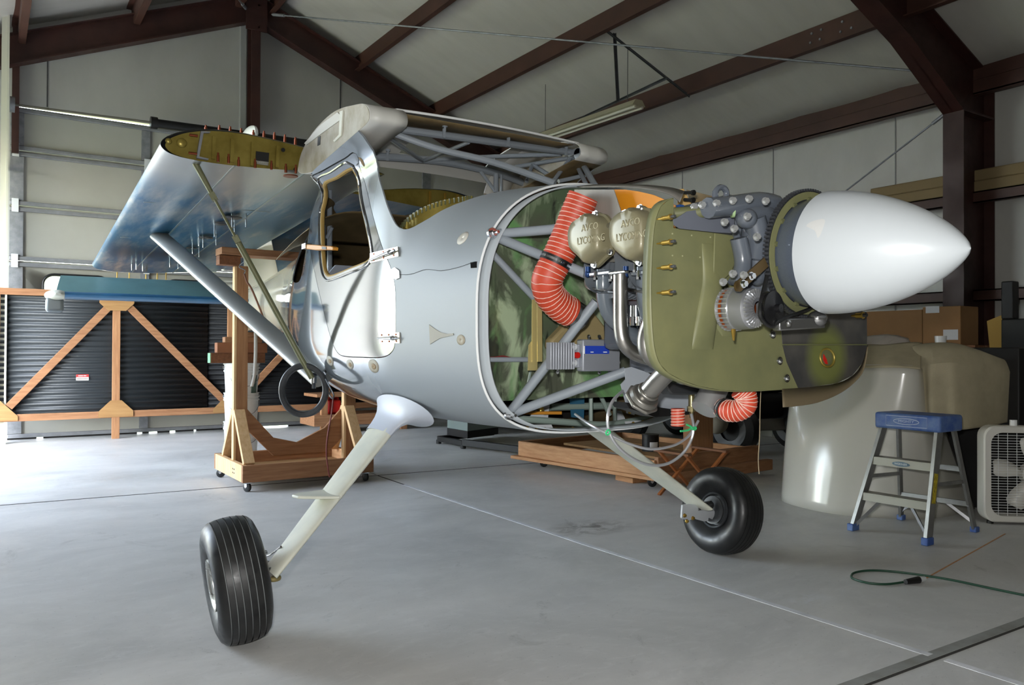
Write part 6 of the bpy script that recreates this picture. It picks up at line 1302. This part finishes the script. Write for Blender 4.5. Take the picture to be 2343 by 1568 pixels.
# ---- aluminium step ladder
M['rail'] = mat('worn_aluminium_ladder', (158, 158, 156), .38, metal=.8, var=.2, vscale=14)
M['blue'] = mat('blue_ladder_plastic', (52, 84, 152), .5, var=.35, vscale=14, rgb2=(92, 118, 164))
t = thing('step_ladder', 'short aluminium step ladder with a blue plastic top', 'ladder', (4.75, 2.72, 0))
FLp, FRp, BLp, BRp = aZ(1952, 1214), aZ(2122, 1248), aZ(2062, 1190), aZ(2230, 1218); zt_ = .645
top_c = [aX(x, 972, FLp.x+.13) for x in (2020, 2150)]
TL, TR = V((FLp.x+.14, aX(2022, 972, FLp.x+.14).y, zt_)), V((FLp.x+.14, aX(2148, 972, FLp.x+.14).y, zt_)); TBL, TBR = TL+V((.16, -.0, 0)), TR+V((.16, 0, 0))
for a, b in ((FLp, TL), (FRp, TR)):
    mb = MB(); d = (b-a); mb.beam(a+V((0, 0, .012)), b, .012, .062, (1, 0, 0)) if False else mb.beam(a+V((0, 0, .012)), b, .020, .06, (1, 0, .2)); build('front_rail', mb, M['rail'], t)
    mb = MB(); mb.box(tuple(a+V((-.035, -.02, .001))), tuple(a+V((.035, .02, .045)))); build('foot', mb, M['blue'], t, bevel=.005)
for a, b in ((BLp, TBL), (BRp, TBR)):
    mb = MB(); mb.beam(a+V((0, 0, .012)), b, .016, .034, (1, 0, .2)); build('rear_rail', mb, M['rail'], t)
    mb = MB(); mb.box(tuple(a+V((-.022, -.02, .001))), tuple(a+V((.022, .02, .035)))); build('foot', mb, M['blue'], t, bevel=.005)
mb = MB(); lo_ = V((TL.x-.05, TR.y-.035, zt_-.01)); hi_ = V((TBL.x+.04, TL.y+.03, zt_+.085)); mb.box(tuple(lo_), tuple(hi_)); tp_ = build('top_cap', mb, M['blue'], t, bevel=.014, seg=3)
mb = MB(); mb.tube([V((lo_.x-.001, (lo_.y+hi_.y)/2-.078*cos(q), zt_+.040+.017*sin(q))) for q in [2*pi*k/20 for k in range(20)]], .0025, 6, 0, True)
text_mesh(mb, 'MIGHTY', V((lo_.x-.0012, (lo_.y+hi_.y)/2, zt_+.040)), (0, -1, 0), (0, 0, 1), .022, 0, 1.2)
yc = (lo_.y+hi_.y)/2; mb.tube([V((lo_.x-.001, yc+a_, zt_+.040+b_)) for a_, b_ in ((-.125, -.03), (.125, -.03), (.125, .03), (-.125, .03))], .0018, 5, 0, True); build('badge_print', mb, mat('pale_blue_print', (190, 200, 220), .5), tp_)
for k, w in ((.33, .075), (.67, .075)):
    a, b = FLp.lerp(TL, k), FRp.lerp(TR, k); mb = MB(); mb.beam(a+V((.02, 0, .02)), b+V((.02, 0, .02)), .085, .012); mb.beam(a+V((-.022, 0, 0)), b+V((-.022, 0, 0)), .006, .042); s_ = build('step', mb, mat('dusty_tread', (150, 148, 138), .5, metal=.5), t)
    if k > .5:
        mb = MB(); c = a.lerp(b, .5)+V((-.0265, 0, 0)); mb.prism([c+V((0, .055*cos(q), .014*sin(q))) for q in [2*pi*j/20 for j in range(20)]], (.001, 0, 0)); bd = build('step_badge', mb, mat('teal_badge', (66, 96, 116), .4), s_)
        mb = MB(); text_mesh(mb, 'WERNER', c+V((-.0015, 0, 0)), (0, -1, 0), (0, 0, 1), .018, 0, 1.1); build('badge_print', mb, mat('pale_print', (200, 206, 206), .5), bd)
a, b = BLp.lerp(TBL, .28), BRp.lerp(TBR, .28); build('rear_bar', MB().beam(a, b, .02, .03), M['rail'], t); a, b = BLp.lerp(TBL, .62), BRp.lerp(TBR, .62); build('rear_bar', MB().beam(a, b, .02, .03), M['rail'], t)
for f, ft, bk, bt in ((FLp, TL, BLp, TBL), (FRp, TR, BRp, TBR)):
    build('spreader', MB().beam(f.lerp(ft, .52), bk.lerp(bt, .50), .006, .022), M['rail'], t)
for a, b in ((FLp.lerp(TL, .04), FLp.lerp(TL, .33).lerp(FRp.lerp(TR, .33), .3)), (FRp.lerp(TR, .06), FRp.lerp(TR, .33).lerp(FLp.lerp(TL, .33), .3)), (BRp.lerp(TBR, .1), BRp.lerp(TBR, .28).lerp(BLp.lerp(TBL, .28), .35)), (BLp.lerp(TBL, .1), BLp.lerp(TBL, .28).lerp(BRp.lerp(TBR, .28), .35))):
    build('step_brace', MB().beam(a, b, .008, .018), M['chrome'], t)
a, b = FRp.lerp(TR, .36), FRp.lerp(TR, .62); build('warning_label', MB().beam(a+V((.0, -.0115, 0)), b+V((0, -.0115, 0)), .002, .036, (1, 0, .2)), mat('yellow_warning_label', (206, 184, 40), .5, var=.6, vscale=60), t)
# ---- green extension cord
t = thing('extension_cord', 'dark green extension cord looped on the floor in front of the ladder', 'cord', (3.9, 2.0, 0))
mb = MB(); mb.tube([aZ(x, y, .006) for x, y in ((2070, 1332), (2030, 1337), (1990, 1335), (1958, 1327), (1948, 1320), (1955, 1311), (1985, 1306), (2030, 1307), (2100, 1315), (2180, 1328), (2260, 1345), (2343, 1362), (2440, 1378))], .0055, 8, 8); build('cable', mb, mat('dark_green_cable', (28, 66, 48), .5), t)
mb = MB(); a, b = aZ(2072, 1332, .016), aZ(2102, 1327, .016); mb.cyl(a, b, .012, .017, n=14); pl = build('plug_body', mb, M['black'], t); mb = MB(); mb.cyl(b, b+(b-a)*.45, .016, .012, n=14); build('plug_end', mb, mat('clear_plug_end', (196, 200, 200), .2), pl)
# ---- hanging and loose bits
c = aX(695, 893, 1.44); ax = V((-.62, -.78, .05)); mb = MB(); d, sa, sb = frame(ax)
prf = [(-.016, .112), (-.016, .130), (-.010, .136), (.010, .136), (.016, .130), (.016, .112), (.010, .106), (-.010, .106)]
mb.rings([[c+d*t_+(sa*cos(2*pi*k/48)*1.0+sb*sin(2*pi*k/48)*1.08)*r for k in range(48)] for t_, r in prf], loop=True); o = build('rubber_ring', mb, mat('dusty_black_rubber', (38, 40, 44), .45, var=.3, vscale=8, rgb2=(70, 72, 76))); tag(o, 'black rubber ring hanging at the lower end of the lift strut', 'ring')
mb = MB(); mb.tube([aX(x, y, 1.52) for x, y in ((745, 868), (757, 890), (764, 905), (760, 912), (754, 903), (757, 893))], .004, 6, 6); build('hanging_loop', mb, M['rubber'], o)
mb = MB(); mb.tube([aY(x, y, 6.05) for x, y in ((763, 906), (758, 950), (749, 1000), (747, 1040), (751, 1075), (754, 1092))], .006, 6, 6); o = build('red_cord', mb, mat('dark_red_cord', (110, 44, 38), .6)); tag(o, 'thin dark red cord hanging down in front of the stand base', 'cord')
mb = MB(); mb.tube([aY(x, y, 6.45) for x, y in ((559, 627), (565, 645), (575, 660), (588, 690), (598, 715), (603, 728))], .008, 8, 6); o = build('bungee_cord', mb, mat('brown_bungee_cord', (104, 66, 46), .8)); tag(o, 'brown bungee cord with a metal hook hanging below the stand beam', 'cord')
mb = MB(); mb.tube([aY(x, y, 6.45) for x, y in ((556, 600), (549, 606), (548, 612), (556, 616), (561, 620), (558, 627))], .004, 6, 6); build('hook', mb, M['chrome'], o)
mb = MB(); P = [aY(x, y, 7.30) for x, y in ((581, 752), (581, 800), (580, 830), (578, 860), (572, 885))]; P = smooth_path(P, 5)
mb.rings([P, [p+V((.03, 0, 0)) for p in P]], closed=False); o = build('white_strap', mb, mat('off_white_strap', (206, 204, 198), .7), solid=.004); tag(o, 'off-white strap hanging from the tail in front of the buckets', 'strap')
# ---- overhead: fluorescent fixture, hanger irons
t = thing('fluorescent_fixture', 'long bare fluorescent fixture hanging under the right roof slope', 'light fixture', tuple(aX(1350, 270, 6.3)))
a, b = aX(1462, 236, 6.3), aX(1236, 314, 6.3)
mb = MB(); mb.prism([a+V((x, 0, z)) for x, z in ((-.10, -.03), (-.05, .04), (.05, .04), (.10, -.03))], tuple(b-a)); build('housing', mb, mat('yellowed_fixture_enamel', (176, 170, 142), .4), t)
for s in (-1, 1): mb = MB(); mb.cyl(a+V((s*.055, 0, -.045)), b+V((s*.055, 0, -.045)), .016, n=12); build('tube_lamp', mb, mat('unlit_tube', (206, 204, 190), .3), t)
mb = MB(); q = b.lerp(a, .06); mb.cyl(q+V((0, 0, .04)), V((q.x, q.y, roofz(q.x)-.05)), .004, n=6); q = b.lerp(a, .9); mb.cyl(q+V((0, 0, .04)), V((q.x, q.y, roofz(q.x)-.05)), .004, n=6); build('suspension_wire', mb, M['dark_galv'], t)
t = thing('hanger_iron', 'perforated steel angle hanger bolted between two roof purlins', 'hanger', tuple(aX(1388, 72, 5.8)))
for p, q in ((aX(1386, 70, 5.82), aX(1576, 220, 7.0)), (aX(1405, 76, 5.95), aX(1413, 232, 5.95)), (aX(1320, 274, 6.35), aX(1523, 178, 6.35))):
    mb = MB(); mb.beam(p, q, .035, .004); mb.beam(p+V((.016, 0, -.0)), q+V((.016, 0, 0)), .004, .035); build('angle_iron', mb, M['dark_galv'], t)
